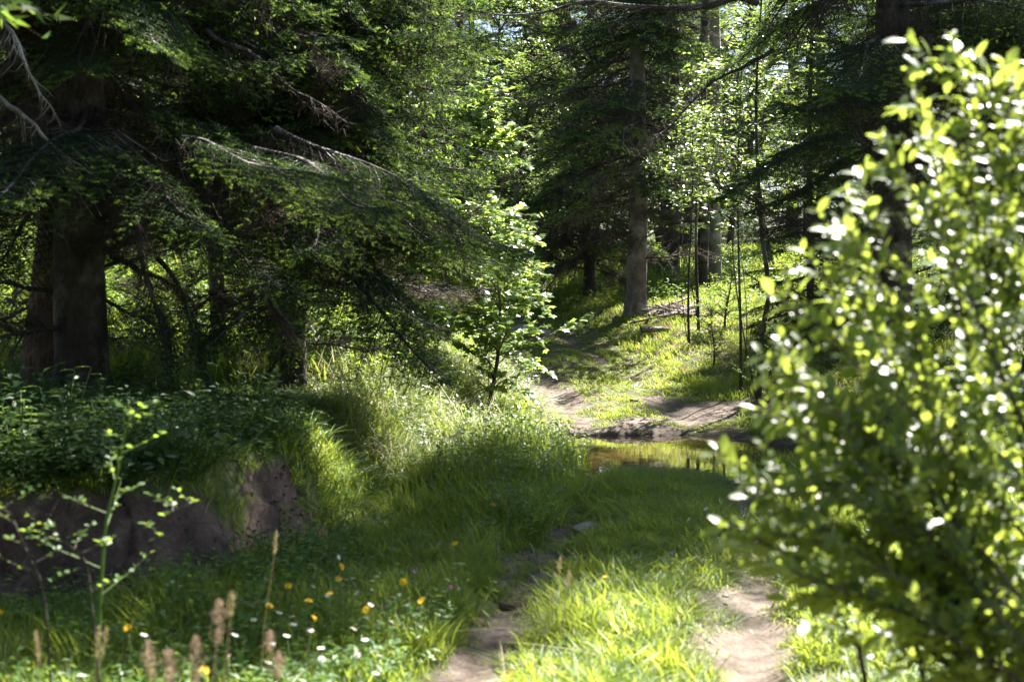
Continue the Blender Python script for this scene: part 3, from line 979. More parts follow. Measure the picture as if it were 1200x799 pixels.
# thin stems right of the track
for (px, d, h, rr, lb, kk) in [(808, 23, 4.5, .022, "thin straight sapling stem nearest the branch heap", 1), (819, 24, 4.0, .03, "thin dark sapling stem just right of the branch heap", 1),
                               (889, 19, 5.5, .04, "crooked dark sapling stem with a bend at half height", 2), (868, 19.5, 4.5, .022, "thin upright sapling stem left of the crooked one", 1),
                               (822, 30, 12, .13, "grey-brown slender trunk behind the thin saplings", 0), (838, 31, 12, .17, "pale grey trunk in sun behind the thin saplings", 0)]:
    x = px2x(px, d)
    t = thing("sapling" if kk else "beech_tree", (x, d, float(hz(x, d))), lb, "sapling" if kk else "tree")
    g = Geo()
    zz = np.linspace(-.1, h, 16)
    bend = .09 * np.exp(-((zz - 1.5) / .4) ** 2) + .05 * np.sin(zz * 1.2) if kk == 2 else .03 * np.sin(zz * 1.4 + px)
    pts = np.stack([bend - bend[0], .03 * np.sin(zz * 2), zz], -1)
    polytube(g, pts, rr * (1 - .7 * np.clip(zz / h, 0, 1)), 8, 0, .08)
    link("trunk", g.mesh("trunk", [M_BARK_PALE if px == 838 else (M_BARK if not kk else M_WOOD)]), t)
    w, f = broad_tree(int(px), h, 1.0 if kk else 2.6, 900 if kk else 9000, .09 if kk else .11, False, .45, rr * .3, flat=.25)
    link("branches", w.mesh("branches", [M_WOOD]), t)
    link("crown", f.mesh("crown", [M_BROAD]), t)

# ------------------------------------------------------------------ grass, herbs: uncountable ground cover
def blade_tuft(seed, n, h, w, spread, bend=.5, seg=2):
    r = np.random.default_rng(seed)
    bend = bend * (.6 + 1.1 * r.random()); h = h * (.75 + .5 * r.random())
    g = Geo()
    base = np.stack([r.standard_normal(n) * spread, r.standard_normal(n) * spread, np.zeros(n)], -1)
    az = r.random(n) * 2 * PI
    L = h * (.45 + .6 * r.random(n))
    b = bend * (.2 + r.random(n))
    out = np.stack([np.cos(az), np.sin(az), 0 * az], -1)
    side = np.stack([-np.sin(az + .5), np.cos(az + .5), 0 * az], -1)
    def c(t):
        return base + out * (L * b * t ** 2)[:, None] + np.array([0, 0, 1.]) * (L * t * (1 - .35 * b * t))[:, None]
    W = w * (.6 + .6 * r.random(n))[:, None]
    v = np.stack([c(0) - side * W * .4, c(0) + side * W * .4, c(.5) - side * W * .5, c(.5) + side * W * .5, c(.8) - side * W * .3, c(.8) + side * W * .3, c(1.0)], 1)
    q = np.array([[0, 1, 3, 2], [2, 3, 5, 4]]); t = np.array([[4, 5, 6]])
    off = (np.arange(n) * 7)[:, None, None]
    g.add(v.reshape(-1, 3), tris=(t[None] + off).reshape(-1, 3), quads=(q[None] + off).reshape(-1, 4), m=0)
    return g


def herb_tuft(seed, n, h, leaf, spread):
    r = np.random.default_rng(seed)
    g = Geo()
    ns = 5
    b = np.stack([r.standard_normal(ns) * spread, r.standard_normal(ns) * spread, np.zeros(ns)], -1)
    d = norm(np.stack([.35 * r.standard_normal(ns), .35 * r.standard_normal(ns), np.ones(ns)], -1))
    H = h * (.5 + .6 * r.random(ns))
    tubes(g, b, b + d * H[:, None], .0025, .0012, 3, 0)
    i = r.integers(0, ns, n)
    t = .15 + .88 * r.random((n, 1)) ** .7
    P = b[i] + d[i] * H[i][:, None] * t
    az = r.random(n) * 2 * PI
    D = np.stack([np.cos(az), np.sin(az), .25 + .4 * r.random(n)], -1)
    N = np.array([0, 0, 1.]) + .3 * r.standard_normal((n, 3))
    leaves(g, P, D, N, leaf * (.6 + .7 * r.random(n)), leaf * .42 * (.7 + .6 * r.random(n)), 0, .15, .25, 1)
    return g


def scatter(g, tufts, pts, smin, smax, r, hs=None):
    n = len(pts)
    if n == 0: return
    k = r.integers(0, len(tufts), n)
    for kk in range(len(tufts)):
        s = k == kk
        if not s.any(): continue
        sc = (smin + (smax - smin) * r.random(s.sum()))
        hh = np.ones(s.sum()) if hs is None else hs[s]
        M = rotz(r.random(s.sum()) * 2 * PI) @ rotx(.26 * r.standard_normal(s.sum()))
        M = M * (sc[:, None, None]) * np.stack([np.ones_like(hh), np.ones_like(hh), hh], -1)[:, None, :].transpose(0, 2, 1)
        P = pts[s]
        bake(g, tufts[kk], M, P)


def region(n, x0, x1, y0, y1, r):
    x = x0 + (x1 - x0) * r.random(n)
    y = y0 + (y1 - y0) * r.random(n)
    return x, y


def frustum(x, y, m=.6):
    return np.abs(x) < (.372 * y + m)


T_SHORT = [blade_tuft(400 + i, 26, .13, .006, .04, .7).arrays() for i in range(8)]
T_MID = [blade_tuft(410 + i, 24, .3, .007, .04, .6).arrays() for i in range(8)]
T_TALL = [blade_tuft(420 + i, 22, .5, .008, .05, .55).arrays() for i in range(8)]
T_THIN = [blade_tuft(480 + i, 7, .27, .005, .06, .9).arrays() for i in range(6)]
T_PALE = [blade_tuft(490 + i, 16, .5, .008, .07, 1.0).arrays() for i in range(5)]
T_FAR = [blade_tuft(430 + i, 18, .28, .016, .08, .6).arrays() for i in range(8)]
H_NEAR = [herb_tuft(440 + i, 34, .35, .045, .06).arrays() for i in range(4)]
H_SMALL = [herb_tuft(460 + i, 16, .13, .028, .06).arrays() for i in range(4)]
H_FAR = [herb_tuft(450 + i, 22, .4, .085, .12).arrays() for i in range(3)]

r = np.random.default_rng(5)


def inpuddle(x, y):
    return hz(x, y) < WZ + .015


def grass_height(x, y):
    off = x - xc(y)
    h = np.full_like(x, 1.0)
    strip = np.abs(off) < .62
    h = np.where(strip, interp(y, [(4, .4), (7, .5), (8.5, .7), (11, .72), (12.3, .45), (13.5, .32), (14.5, .3), (17, .6), (20, .45), (40, .5)]), h)
    right = off > .8
    h = np.where(right, interp(y, [(4, .6), (9, .9), (14, 1.0), (18, .7), (24, .8), (40, .8)]), h)
    left = off < -.8
    top = x < xb(y) - .7
    h = np.where(left, interp(y, [(4, .8), (8, .8), (10, .95), (12, 1.3), (16, 1.4), (22, 1.0)]), h)
    h = np.where((y > 16.5) & (np.abs(off) < 1.3), .42, h)
    h = np.where(top & (y < 14), .5, h)
    h = np.where((x < xb(y) + .2) & (y < 12), np.minimum(h, .55), h)
    return h * .85 * (1 + .9 * fbm(x, y, .8, 60, 3))


def grow(name, tufts, n, box, smin, smax, cond, mats, label, m=0, hscale=1.0):
    x, y = region(n, *box, r)
    rm = rut_mask(x, y)
    ok = frustum(x, y) & ~inpuddle(x, y) & cond(x, y, rm)
    x, y = x[ok], y[ok]
    hh = grass_height(x, y) * hscale
    # thin and short towards the bare earth
    rm = rut_mask(x, y)
    hh = hh * (1 - .6 * sstep(-.15, .03, rm))
    g = Geo()
    scatter(g, tufts, np.stack([x, y, hz(x, y) - .01], -1), smin, smax, r, hh)
    o = link(name, g.mesh(name, mats, True))
    tag(o, label, None, kind="stuff")
    return o


bare = lambda x, y, rm: (rm < -.02) | (r.random(len(x)) < .05)
nobank = lambda x, y: (bank_mask(x, y) < 0.02)
grow("grass", T_MID, 9000, (-3.4, 3.4, 4, 9.5), .6, 1.15, lambda x, y, rm: bare(x, y, rm) & nobank(x, y) & ((x > xb(y)) | (r.random(len(x)) < .35)), [M_GRASS], "green grass of the near verge and centre strip")
grow("grass", T_MID, 11000, (-3, 4.5, 9.5, 17), .8, 1.3, lambda x, y, rm: bare(x, y, rm), [M_GRASS], "green grass in the shade around the puddle")
grow("grass", T_FAR, 12000, (-4, 7, 17, 30), .35, .75, lambda x, y, rm: bare(x, y, rm), [M_GRASS], "sunlit grass of the slope beyond the puddle")
grow("grass", T_FAR, 5000, (-14, 0, 11, 32), .9, 1.7, lambda x, y, rm: bare(x, y, rm) & (x < xb(y) - .8), [M_GRASS], "sunlit meadow grass behind the left trees")
grow("grass", T_FAR, 2500, (-12, 14, 30, 48), 1.0, 1.8, lambda x, y, rm: bare(x, y, rm), [M_GRASS], "grass on the forest floor beyond the bend")
grow("short_grass", T_SHORT, 9000, (-1.5, 4, 4, 14), .8, 1.2, lambda x, y, rm: (rm < .1) | ((rm < .2) & (r.random(len(x)) < .3)), [M_GRASS], "short grass along the ruts", hscale=1.0)
grow("dry_grass", T_THIN, 3800, (-3.4, 4, 4, 17), .7, 1.3, lambda x, y, rm: (rm < .0) & nobank(x, y) & (vnoise(x, y, .6, 71) > -.15), [M_DRYGRASS], "dry straw blades among the grass", hscale=.9)
grow("dry_grass", T_FAR, 3500, (-3, 5, 16, 28), .35, .8, lambda x, y, rm: (rm < -.0) & (vnoise(x, y, 1.4, 73) > -.25), [M_DRYGRASS], "dry yellow grass on the sunny slope", hscale=.6)
grow("pale_grass", T_PALE, 3600, (-2.6, .9, 11.9, 19), .6, 1.1, lambda x, y, rm: (rm < -.1) & (x < xb(y) + np.where(y > 15, .1, .45)) & (vnoise(x, y, .9, 74) > -.2), [M_PALE], "pale whitish grass tussocks on the sunny left bank by the puddle", hscale=.9)
grow("center_herbs", H_SMALL, 2600, (-1.5, 3.5, 4, 15), .7, 1.2, lambda x, y, rm: (rm < .05) & (vnoise(x, y, .5, 77) > -.1), [M_HERB], "small clover and plantain leaves in the trampled grass", hscale=.8)
grow("ground_herbs", H_NEAR, 3000, (-3.5, .6, 4, 14), .7, 1.2, lambda x, y, rm: (rm < -.1) & (x < xc(y) - .85) & nobank(x, y) & (vnoise(x, y, .7, 75) > -.12), [M_HERB], "leafy weeds on the left verge")
grow("ground_herbs", H_NEAR, 1600, (1, 5, 5, 16), .6, 1.0, lambda x, y, rm: (rm < -.1) & (x > xc(y) + .85), [M_HERB], "leafy weeds on the right verge")
grow("ground_herbs", H_NEAR, 3400, (-2.6, 1.1, 11, 20), .7, 1.2, lambda x, y, rm: (rm < -.1) & (x < np.where(y > 14, xb(y) + .1, xc(y) - .8)), [M_HERBLIT], "leafy weeds coloured pale as if sunlit, covering the left bank by the puddle")
grow("undergrowth", H_FAR, 2600, (-12, 0, 14, 34), .9, 1.7, lambda x, y, rm: (rm < -.1) & (x < xb(y) - .6), [M_HERB], "low leafy undergrowth of the left clearing")
grow("undergrowth", H_FAR, 1800, (-3, 12, 24, 42), .8, 1.4, lambda x, y, rm: (rm < -.1) & ((y > 27.5) | (x > 3.6)), [M_HERB], "low leafy undergrowth beyond the lone trunk")
grow("undergrowth", H_NEAR, 1200, (-5, -1.3, 6.8, 12), .8, 1.3, lambda x, y, rm: (x < xb(y) - 1.0) & nobank(x, y), [M_HERB_SHADED], "shaded leafy undergrowth on top of the earth bank")

grow("undergrowth", H_NEAR, 900, (-4.5, -1.3, 6.0, 10), .7, 1.4, lambda x, y, rm: (bank_mask(x, y) < .05) & (xb(y) - x > .4) & (xb(y) - x < 2.2), [M_HERB_SHADED], "leafy plants overhanging the top of the bare earth bank")
# gravel and litter on the ruts
def pebble(seed, n=1):
    r_ = np.random.default_rng(seed)
    g = Geo()
    u = np.linspace(0, PI, 5)[1:-1]; a = np.arange(6) * PI / 3
    v = [[0, 0, .5]]
    for q_ in u:
        for b_ in a: v.append([math.sin(q_) * math.cos(b_), math.sin(q_) * math.sin(b_) * .8, .5 * math.cos(q_)])
    v.append([0, 0, -.5])
    v = np.array(v) * (1 + .25 * (r_.random((len(v), 1)) - .5))
    t = [[0, 1 + i, 1 + (i + 1) % 6] for i in range(6)] + [[19, 13 + (i + 1) % 6, 13 + i] for i in range(6)]
    q = [[1 + 6 * k + i, 7 + 6 * k + i, 7 + 6 * k + (i + 1) % 6, 1 + 6 * k + (i + 1) % 6] for k in range(2) for i in range(6)]
    g.add(v, tris=t, quads=q)
    return g.arrays()


PEB = [pebble(i) for i in range(4)]
x, y = region(16000, -2, 5, 4, 22, r)
ok = (rut_mask(x, y) > .02) & ~inpuddle(x, y)
x, y = x[ok], y[ok]
g = Geo()
s = .004 + .022 * r.random(len(x)) ** 6
for kk in range(4):
    q_ = np.arange(len(x)) % 4 == kk
    bake(g, PEB[kk], rotz(r.random(q_.sum()) * 6.28) * s[q_][:, None, None], np.stack([x[q_], y[q_], hz(x[q_], y[q_]) + .001], -1))
tag(link("gravel", g.mesh("gravel", [M_STONE])), "small stones scattered on the wheel ruts", kind="stuff")
# leaf and twig litter
x, y = region(26000, -2.5, 5, 4, 22, r)
ok = (rut_mask(x, y) > -.1) & ~inpuddle(x, y)
x, y = x[ok], y[ok]
g = Geo()
az = r.random(len(x)) * 6.28
P = np.stack([x, y, hz(x, y) + .004], -1)
leaves(g, P, np.stack([np.cos(az), np.sin(az), .1 * r.standard_normal(len(x))], -1), np.array([0, 0, 1.]) + .3 * r.standard_normal((len(x), 3)), .012 + .028 * r.random(len(x)) ** 2, .009, 0, .1, .1, 1)
E = P + np.stack([np.cos(az), np.sin(az), 0 * az], -1) * (.03 + .08 * r.random((len(x), 1)))
tubes(g, P[::3] + [0, 0, .003], E[::3] + [0, 0, .004], .002, .001, 3, 1)
tag(link("leaf_litter", g.mesh("leaf_litter", [M_DRYGRASS, M_TWIG])), "fallen leaves and twigs on the bare earth", kind="stuff")

grow("undergrowth", H_NEAR, 1500, (-5.2, -1.2, 7.6, 11.6), 1.0, 1.8, lambda x, y, rm: (x < xb(y) - .3) & nobank(x, y) & (vnoise(x, y, .8, 79) > -.15), [M_HERB_SHADED], "tall weeds coloured dark for shade around the foot of the thick left trunk", hscale=1.6)
grow("undergrowth", H_NEAR, 700, (-4.8, -1.0, 5.8, 10), .8, 1.3, lambda x, y, rm: (xb(y) - x > -.75) & (xb(y) - x < .12) & (vnoise(x, y, .5, 81) > -.05), [M_HERB_SHADED], "weeds coloured dark for shade along the foot of the bare bank", hscale=1.1)
# hanging roots and small stones on the cut bank
x, y = region(5000, -4.6, -1.0, 6.2, 9.8, r)
ok = bank_mask(x, y) > .03
x, y = x[ok], y[ok]
P = np.stack([x, y, hz(x, y) + .02], -1)
g = Geo()
s = .004 + .016 * r.random(len(x)) ** 4
for kk in range(4):
    q_ = np.arange(len(x)) % 4 == kk
    bake(g, PEB[kk], rotz(r.random(q_.sum()) * 6.28) * s[q_][:, None, None], P[q_])
tag(link("bank_rubble", g.mesh("bank_rubble", [M_BANK])), "crumbs of earth and small stones on the bare bank", kind="stuff")
g = Geo()
P = P[::9]
for p_ in P:
    n_ = 6
    d_ = np.array([.4 * r.standard_normal(), -.35 - .2 * r.random(), -.5])
    q_ = p_ + [0, -.02, .04] + np.cumsum(np.concatenate([[[0, 0, 0]], (d_ + .5 * r.standard_normal((n_, 3))) * .05]), 0)
    tubes(g, q_[:-1], q_[1:], .003 * np.linspace(1, .5, n_), .003 * np.linspace(.9, .4, n_), 4, 0)
tag(link("root_litter", g.mesh("root_litter", [M_TWIG])), "thin roots hanging from the bare bank", kind="stuff")

# ------------------------------------------------------------------ willow bush on the right
def willow():
    r = np.random.default_rng(88)
    OUT = [(45, 1112), (130, 1062), (200, 1000), (250, 958), (300, 935), (350, 912), (420, 895), (470, 915), (520, 950), (570, 930), (620, 860), (660, 905), (720, 955), (799, 945), (860, 930)]
    bx, by = px2x(1290, 3.9), 3.95
    bz = float(hz(bx, by))
    t = thing("willow_bush", (bx, by, bz), "glossy-leaved willow bush in full sun filling the right foreground", "bush")
    w, f = Geo(), Geo()
    base = np.array([bx, by, bz])
    tips = []
    for (py, px, d) in [(45, 1112, 3.9), (90, 1070, 3.9), (205, 1003, 3.8), (250, 958, 3.8), (345, 905, 3.7), (415, 893, 3.7), (618, 850, 3.6), (560, 935, 3.6), (110, 1190, 4.0), (660, 900, 3.5), (500, 930, 3.7), (480, 885, 3.7), (565, 880, 3.6), (625, 905, 3.6), (150, 1075, 3.9)]:
        tips.append(at(px, py, d))
    tips = tips + [t_ + np.array([.03 + .1 * r.random(), .1 * r.standard_normal(), .06 * r.standard_normal()]) for t_ in tips]
    n = 39
    while len(tips) < n:
        py = 60 + 820 * r.random()
        lo = float(np.interp(py, [a for a, b in OUT], [b for a, b in OUT]))
        px = lo + 15 + (1240 - lo) * r.random() ** 1.05
        d = 3.55 + .5 * r.random()
        p = at(px, py, d)
        if p[2] < .25 or (py > 600 and r.random() < .45): continue
        tips.append(p)
    for q, tip in enumerate(tips):
        b0 = base + np.array([.22 * r.standard_normal(), .25 * r.standard_normal(), 0])
        v = tip - b0
        ctrl = b0 + v * .45 + np.array([.18, 0, .25 * np.linalg.norm(v[:2])])
        ts = np.linspace(0, 1, 14)
        pts = ((1 - ts) ** 2)[:, None] * b0 + (2 * ts * (1 - ts))[:, None] * ctrl + (ts ** 2)[:, None] * tip
        pts[1:-1] += r.standard_normal((12, 3)) * .008
        polytube(w, pts, .011 * (1 - .85 * ts) + .001, 6, 0)
        def on(t_):
            return np.stack([np.interp(t_, ts, pts[:, c]) for c in range(3)], -1)
        L = np.linalg.norm(np.diff(pts, axis=0), axis=1).sum()
        # leaves on the last part of the shoot itself
        nl = int(L * .45 / .0125)
        tl = .55 + .46 * (np.arange(nl) + .5) / nl
        sh = [(on(tl), on(np.clip(tl + .02, 0, 1)) - on(np.clip(tl - .03, 0, 1)))]
        ntw = int(L / .12)
        for j in range(ntw):
            tb = .25 + .72 * (j + r.random()) / ntw
            p0 = on(np.array([tb]))[0]
            dv = (on(np.array([min(1, tb + .03)])) - on(np.array([tb - .03])))[0]
            dv = dv / np.linalg.norm(dv)
            td = dv * .8 + r.standard_normal(3) * .55 + [0, 0, .1]
            td /= np.linalg.norm(td)
            tlg = .08 + .16 * r.random()
            p1 = p0 + td * tlg
            tubes(w, [p0], [p1], .0026, .001, 3, 0)
            m_ = int(tlg / .0125)
            uu = (np.arange(m_) + .5)[:, None] / m_
            sh.append((p0 + (p1 - p0) * uu, np.repeat(td[None], m_, 0)))
        for P, D in sh:
            k = len(P)
            if k == 0: continue
            D = norm(D)
            a, b = frames(D)
            th = (np.arange(k) * 2.4 + r.random() * 6)[:, None]
            out = a * np.cos(th) + b * np.sin(th)
            ld = norm(D * .75 + out * .75 + .15 * r.standard_normal(D.shape))
            nn = norm(np.array([-.1, -.46, .88]) + .3 * r.standard_normal(D.shape))
            ls = .028 + .042 * r.random(k) ** 1.4
            leaves(f, P, ld, nn, ls, ls * .48, 0, .12, .18, 2)
    for gg, nm, mm in ((w, "stems", M_WOOD), (f, "foliage", M_WILLOW)):
        gg.v = [vv - base.astype(np.float32) for vv in gg.v]
        link(nm, gg.mesh(nm, [mm]), t)
willow()

# ------------------------------------------------------------------ flowers
def disc(g, m_, rad, n, z, m, cone=.15, w=.35):
    """ring of petals"""
    a = np.arange(n) * 2 * PI / n
    D = np.stack([np.cos(a), np.sin(a), np.full(n, cone)], -1)
    leaves(g, np.stack([0 * a, 0 * a, 0 * a + z], -1), D, np.tile([0, 0, 1.], (n, 1)), rad, rad * w, m, .05, .05, 1)


def head_mesh(kind):
    g = Geo()
    if kind == "yellow":
        for q_ in range(3): disc(g, 0, .017 - .004 * q_, 13, .002 * q_, 0, .15 + .35 * q_, .4)
        mats = [M_YELLOW]
    elif kind == "daisy":
        disc(g, 0, .02, 17, 0, 0, .1, .3)
        v, t, q, _, _ = PEB[0]
        g.add(v * .0065 + [0, 0, .003], tris=t, quads=q, m=1)
        mats = [M_WHITE, M_ORANGE]
    else:
        for q_ in range(3): disc(g, 0, .012, 9, .004 * q_, 0, .3 + .5 * q_, .5)
        mats = [M_PURPLE if kind == "purple" else M_BLUE]
    return g.mesh("flower_head", mats)


HEADS = {k: head_mesh(k) for k in ("yellow", "daisy", "purple", "blue")}
LAB = {"yellow": ("hawkweed_flower", "yellow hawkweed flower in the grass"), "daisy": ("daisy_flower", "small white daisy in the grass"),
       "purple": ("clover_flower", "small pink clover flower in the left verge"), "blue": ("bellflower", "tiny blue bellflower in the grass")}


def flower(kind, px, py, h, s=1.0, extra=None, group=None):
    p = ground_at(px, py, h)
    nm, lb = LAB[kind]
    side = "left of the track" if p[0] < xc(p[1]) - .6 else ("right of the track" if p[0] > xc(p[1]) + .6 else "on the centre strip")
    t = thing(nm, p, extra or f"{lb} {side}", "flower", group or (None if extra else f"{nm.replace('_', ' ')}s {side}"), rng.random() * 6)
    g = Geo()
    top = np.array([.02 * rng.standard_normal(), .02 * rng.standard_normal(), h])
    polytube(g, np.array([[0, 0, -.02], top * .5 + [.006, 0, 0], top]), [.0018, .0015, .0012], 5, 0)
    link("stem", g.mesh("stem", [M_STEM]), t)
    link("flower_head", HEADS[kind], t, top, (rng.standard_normal() * .35 + .5, rng.standard_normal() * .35, 0), s)


YE = {0: "yellow flower high on its stem in the bottom left corner foreground", 1: "yellow flower cut by the bottom left edge of the photo",
      2: "lone yellow flower against the brown earth bank", 10: "yellow flower at the bottom edge beside the left rut", 13: "yellow flower right of the right rut beside the willow"}
for i, (px, py) in enumerate([(153, 738), (238, 795), (314, 628), (397, 666), (391, 701), (353, 709), (354, 732), (494, 708), (425, 717), (404, 681), (595, 794), (719, 678), (748, 709),
                              (926, 639), (980, 733), (467, 686), (610, 564), (630, 583), (584, 593), (5, 720), (306, 715), (330, 690), (540, 640), (690, 545)]):
    flower("yellow", px, py, .34 if px < 600 else .22, 1.25 if px < 560 else 1.0, YE.get(i))
for (px, py) in [(294, 708), (301, 731), (347, 752), (356, 742), (380, 762), (340, 735), (306, 759), (258, 773), (392, 653), (345, 726), (380, 702), (176, 744), (425, 753), (445, 771),
                 (443, 790), (418, 770), (330, 720), (365, 690), (410, 740), (372, 780), (320, 782), (280, 745), (435, 712), (460, 735), (410, 700)]:
    flower("daisy", px + 2 * rng.standard_normal(), py, .3, .85)
for (px, py) in [(917, 595), (935, 608), (954, 613), (965, 570), (936, 591), (944, 582), (896, 612), (925, 600), (960, 590), (905, 570), (816, 610), (830, 598)]:
    flower("daisy", px, py, .2, 1.0)
for (px, py) in [(486, 671), (527, 695), (520, 640)]: flower("purple", px, py, .28, 1.0)
for (px, py) in [(789, 651), (870, 530), (882, 536), (876, 545)]: flower("blue", px, py, .2, 1.0)

# seed-headed grasses in the left foreground
def plume(px, py, h, L, wdt, label, lean=.05, fat=1.0, m=M_SEED):
    p = ground_at(px, py, h)
    t = thing("seeding_grass", p, label, "grass stalk", "seeding grasses on the near left verge")
    r = np.random.default_rng(int(px * 7 + py))
    g = Geo()
    top = np.array([lean, 0, h]); low = top * (1 - L / h)
    polytube(g, np.array([[0, 0, -.02], top * .5 - [lean * .2, 0, 0], low, top]), [.002, .0016, .0014, .0008], 5, 0)
    link("stem", g.mesh("stem", [m]), t)
    g = Geo()
    n = int(260 * fat)
    u = r.random(n)
    P = low + (top - low) * u[:, None] + r.standard_normal((n, 3)) * [wdt, wdt, .004] * (np.sin(PI * np.clip(u * .9 + .05, 0, 1)) + .2)[:, None]
    D = norm(np.stack([.5 * r.standard_normal(n), .5 * r.standard_normal(n), np.ones(n)], -1))
    leaves(g, P, D, r.standard_normal((n, 3)), .009, .003, 0, .1, .1, 1)
    link("seed_head", g.mesh("seed_head", [m]), t)


for (px, py, h, L, wd, lb) in [(233, 706, .75, .13, .011, "tallest fluffy pink-brown grass plume of the near left verge"), (213, 765, .6, .12, .012, "fluffy pale plume left of the tallest plume"),
                               (192, 757, .6, .11, .01, "thin pale plume at the left of the plume cluster"), (311, 768, .55, .08, .01, "single fluffy brown plume beside the white daisies"),
                               (298, 744, .55, .07, .008, "small brown plume among the daisies"), (225, 750, .65, .14, .013, "broad fluffy plume right behind the yellow flower"),
                               (49, 745, .6, .09, .004, "narrow green foxtail head at the far left"), (91, 742, .6, .1, .004, "narrow green foxtail head left of the young stalk"),
                               (82, 740, .6, .1, .004, "narrow green foxtail head beside its twin"), (300, 625, .75, .09, .004, "slim seed head standing before the earth bank"),
                               (246, 700, .8, .07, .005, "short leaning seed head by the tallest plume"), (652, 672, .5, .07, .004, "slim foxtail rising over the left rut"),
                               (637, 655, .5, .06, .004, "slimmer foxtail just left of the other over the left rut"), (735, 470, .45, .07, .006, "seed head beyond the puddle in sun")]:
    plume(px, py, h, L, wd, lb, rng.standard_normal() * .04, 1.0 if wd > .006 else .4, M_SEED if wd > .005 else M_DRYGRASS)

# broad grass leaves at the very front left
g = Geo()
xs, ys = region(14, -2.0, -.9, 4.5, 5.2, r)
scatter(g, [blade_tuft(470, 4, .42, .012, .03, .4).arrays()], np.stack([xs, ys, hz(xs, ys)], -1), .7, 1.2, r)
tag(link("tall_grass", g.mesh("tall_grass", [M_GRASS])), "broad bright grass blades at the front left", kind="stuff")

# ------------------------------------------------------------------ young stems in the left foreground
def leafy_stem(pts_px, rad, name, label, nleaf, leaf, twigs, seed, ltw=.22, m_leaf=M_WILLOW, mstem=M_STEM, start=.15):
    r = np.random.default_rng(seed)
    P = np.array([at(px, py, d) for px, py, d in pts_px])
    base = P[0].copy(); base[2] = float(hz(base[0], base[1]))
    P[0] = base
    ts = np.linspace(0, 1, len(P))
    tt = np.linspace(0, 1, 20)
    pts = np.stack([np.interp(tt, ts, P[:, c]) for c in range(3)], -1) - base
    pts[1:-1] = (pts[:-2] + pts[1:-1] * 2 + pts[2:]) / 4
    t = thing(name, base, label, "sapling")
    w, f = Geo(), Geo()
    polytube(w, pts, rad * (1 - .75 * tt), 7, 0)
    on = lambda a: np.stack([np.interp(a, tt, pts[:, c]) for c in range(3)], -1)
    for j in range(twigs):
        tb = start + (1 - start) * (j + .8) / twigs
        p0 = on(np.array([tb]))[0]
        az = j * 2.4 + r.random()
        d = np.array([math.cos(az), math.sin(az) * .8, .45]); d /= np.linalg.norm(d)
        ln = ltw * (.5 + r.random()) * (1.2 - .6 * tb)
        p1 = p0 + d * ln * .6; p2 = p1 + (d + np.array([0, 0, .1])) * ln * .4
        tubes(w, [p0, p1], [p1, p2], [.003, .002], [.002, .001], 4, 0)
        k = nleaf
        u = (.25 + .8 * r.random(k))[:, None]
        LP = p0 + (p2 - p0) * u
        a2 = r.random(k) * 6.28
        D = np.stack([np.cos(a2), np.sin(a2), .3 * r.random(k)], -1) + d * .5
        leaves(f, LP, D, np.array([0, 0, 1.]) + .35 * r.standard_normal((k, 3)), leaf * (.6 + .6 * r.random(k)), leaf * .5, 0, .12, .12, 2)
    link("stem", w.mesh("stem", [mstem]), t)
    link("leaves", f.mesh("leaves", [m_leaf]), t)


leafy_stem([(106, 799, 5.3), (115, 690, 5.3), (121, 615, 5.3), (136, 555, 5.3), (146, 500, 5.3), (160, 480, 5.3)], .009, "young_sapling",
           "pale green sapling stalk with few round leaves standing before the left bank", 6, .032, 14, 501, .2, M_HERB)
leafy_stem([(60, 790, 5.1), (48, 690, 5.1), (25, 640, 5.1), (5, 590, 5.1)], .006, "young_sapling", "leaning brown shoot with grey-green leaves at the left edge", 6, .03, 9, 502, .14, M_HERB, M_WOOD, .3)
leafy_stem([(118, 720, 5.2), (100, 660, 5.2), (78, 640, 5.2), (60, 620, 5.2)], .005, "young_sapling", "short leafy shoot branching left of the pale sapling stalk", 6, .03, 8, 503, .14, M_HERB, M_WOOD, .2)
leafy_stem([(125, 700, 5.25), (165, 640, 5.25), (200, 600, 5.25), (222, 590, 5.25)], .004, "young_sapling", "thin arching shoot with small leaves right of the pale sapling stalk", 6, .03, 7, 504, .12, M_HERB, M_WOOD, .3)
# fern-like herb by the thick trunk
def broad_herb(px, py, d, h, label, seed):
    r = np.random.default_rng(seed)
    x = px2x(px, d); z = float(hz(x, d))
    t = thing("leafy_herb", (x, d, z), label, "plant")
    w, f = Geo(), Geo()
    for s_ in range(5):
        top = np.array([.18 * r.standard_normal(), .1 * r.standard_normal(), h * (.7 + .4 * r.random())])
        polytube(w, np.array([[0, 0, -.03], top * .5, top]), [.005, .004, .002], 5)
        k = 12
        u = (np.arange(k) + 1)[:, None] / k
        a = (np.arange(k) * 2.4 + r.random() * 5)
        D = np.stack([np.cos(a), np.sin(a), .2 + 0 * a], -1)
        leaves(f, top * u, D, np.tile([0, 0, 1.], (k, 1)), .1, .03, 0, .12, .25, 2)
    link("stems", w.mesh("stems", [M_STEM]), t); link("leaves", f.mesh("leaves", [M_HERB]), t)
broad_herb(72, 560, 8.6, .55, "tall herb with long leaves in front of the thick left trunk", 1)
broad_herb(20, 600, 7.8, .5, "dark long-leaved herb on the bank at the left edge", 2)
broad_herb(120, 560, 8.3, .4, "low long-leaved herb right of the thick left trunk", 3)

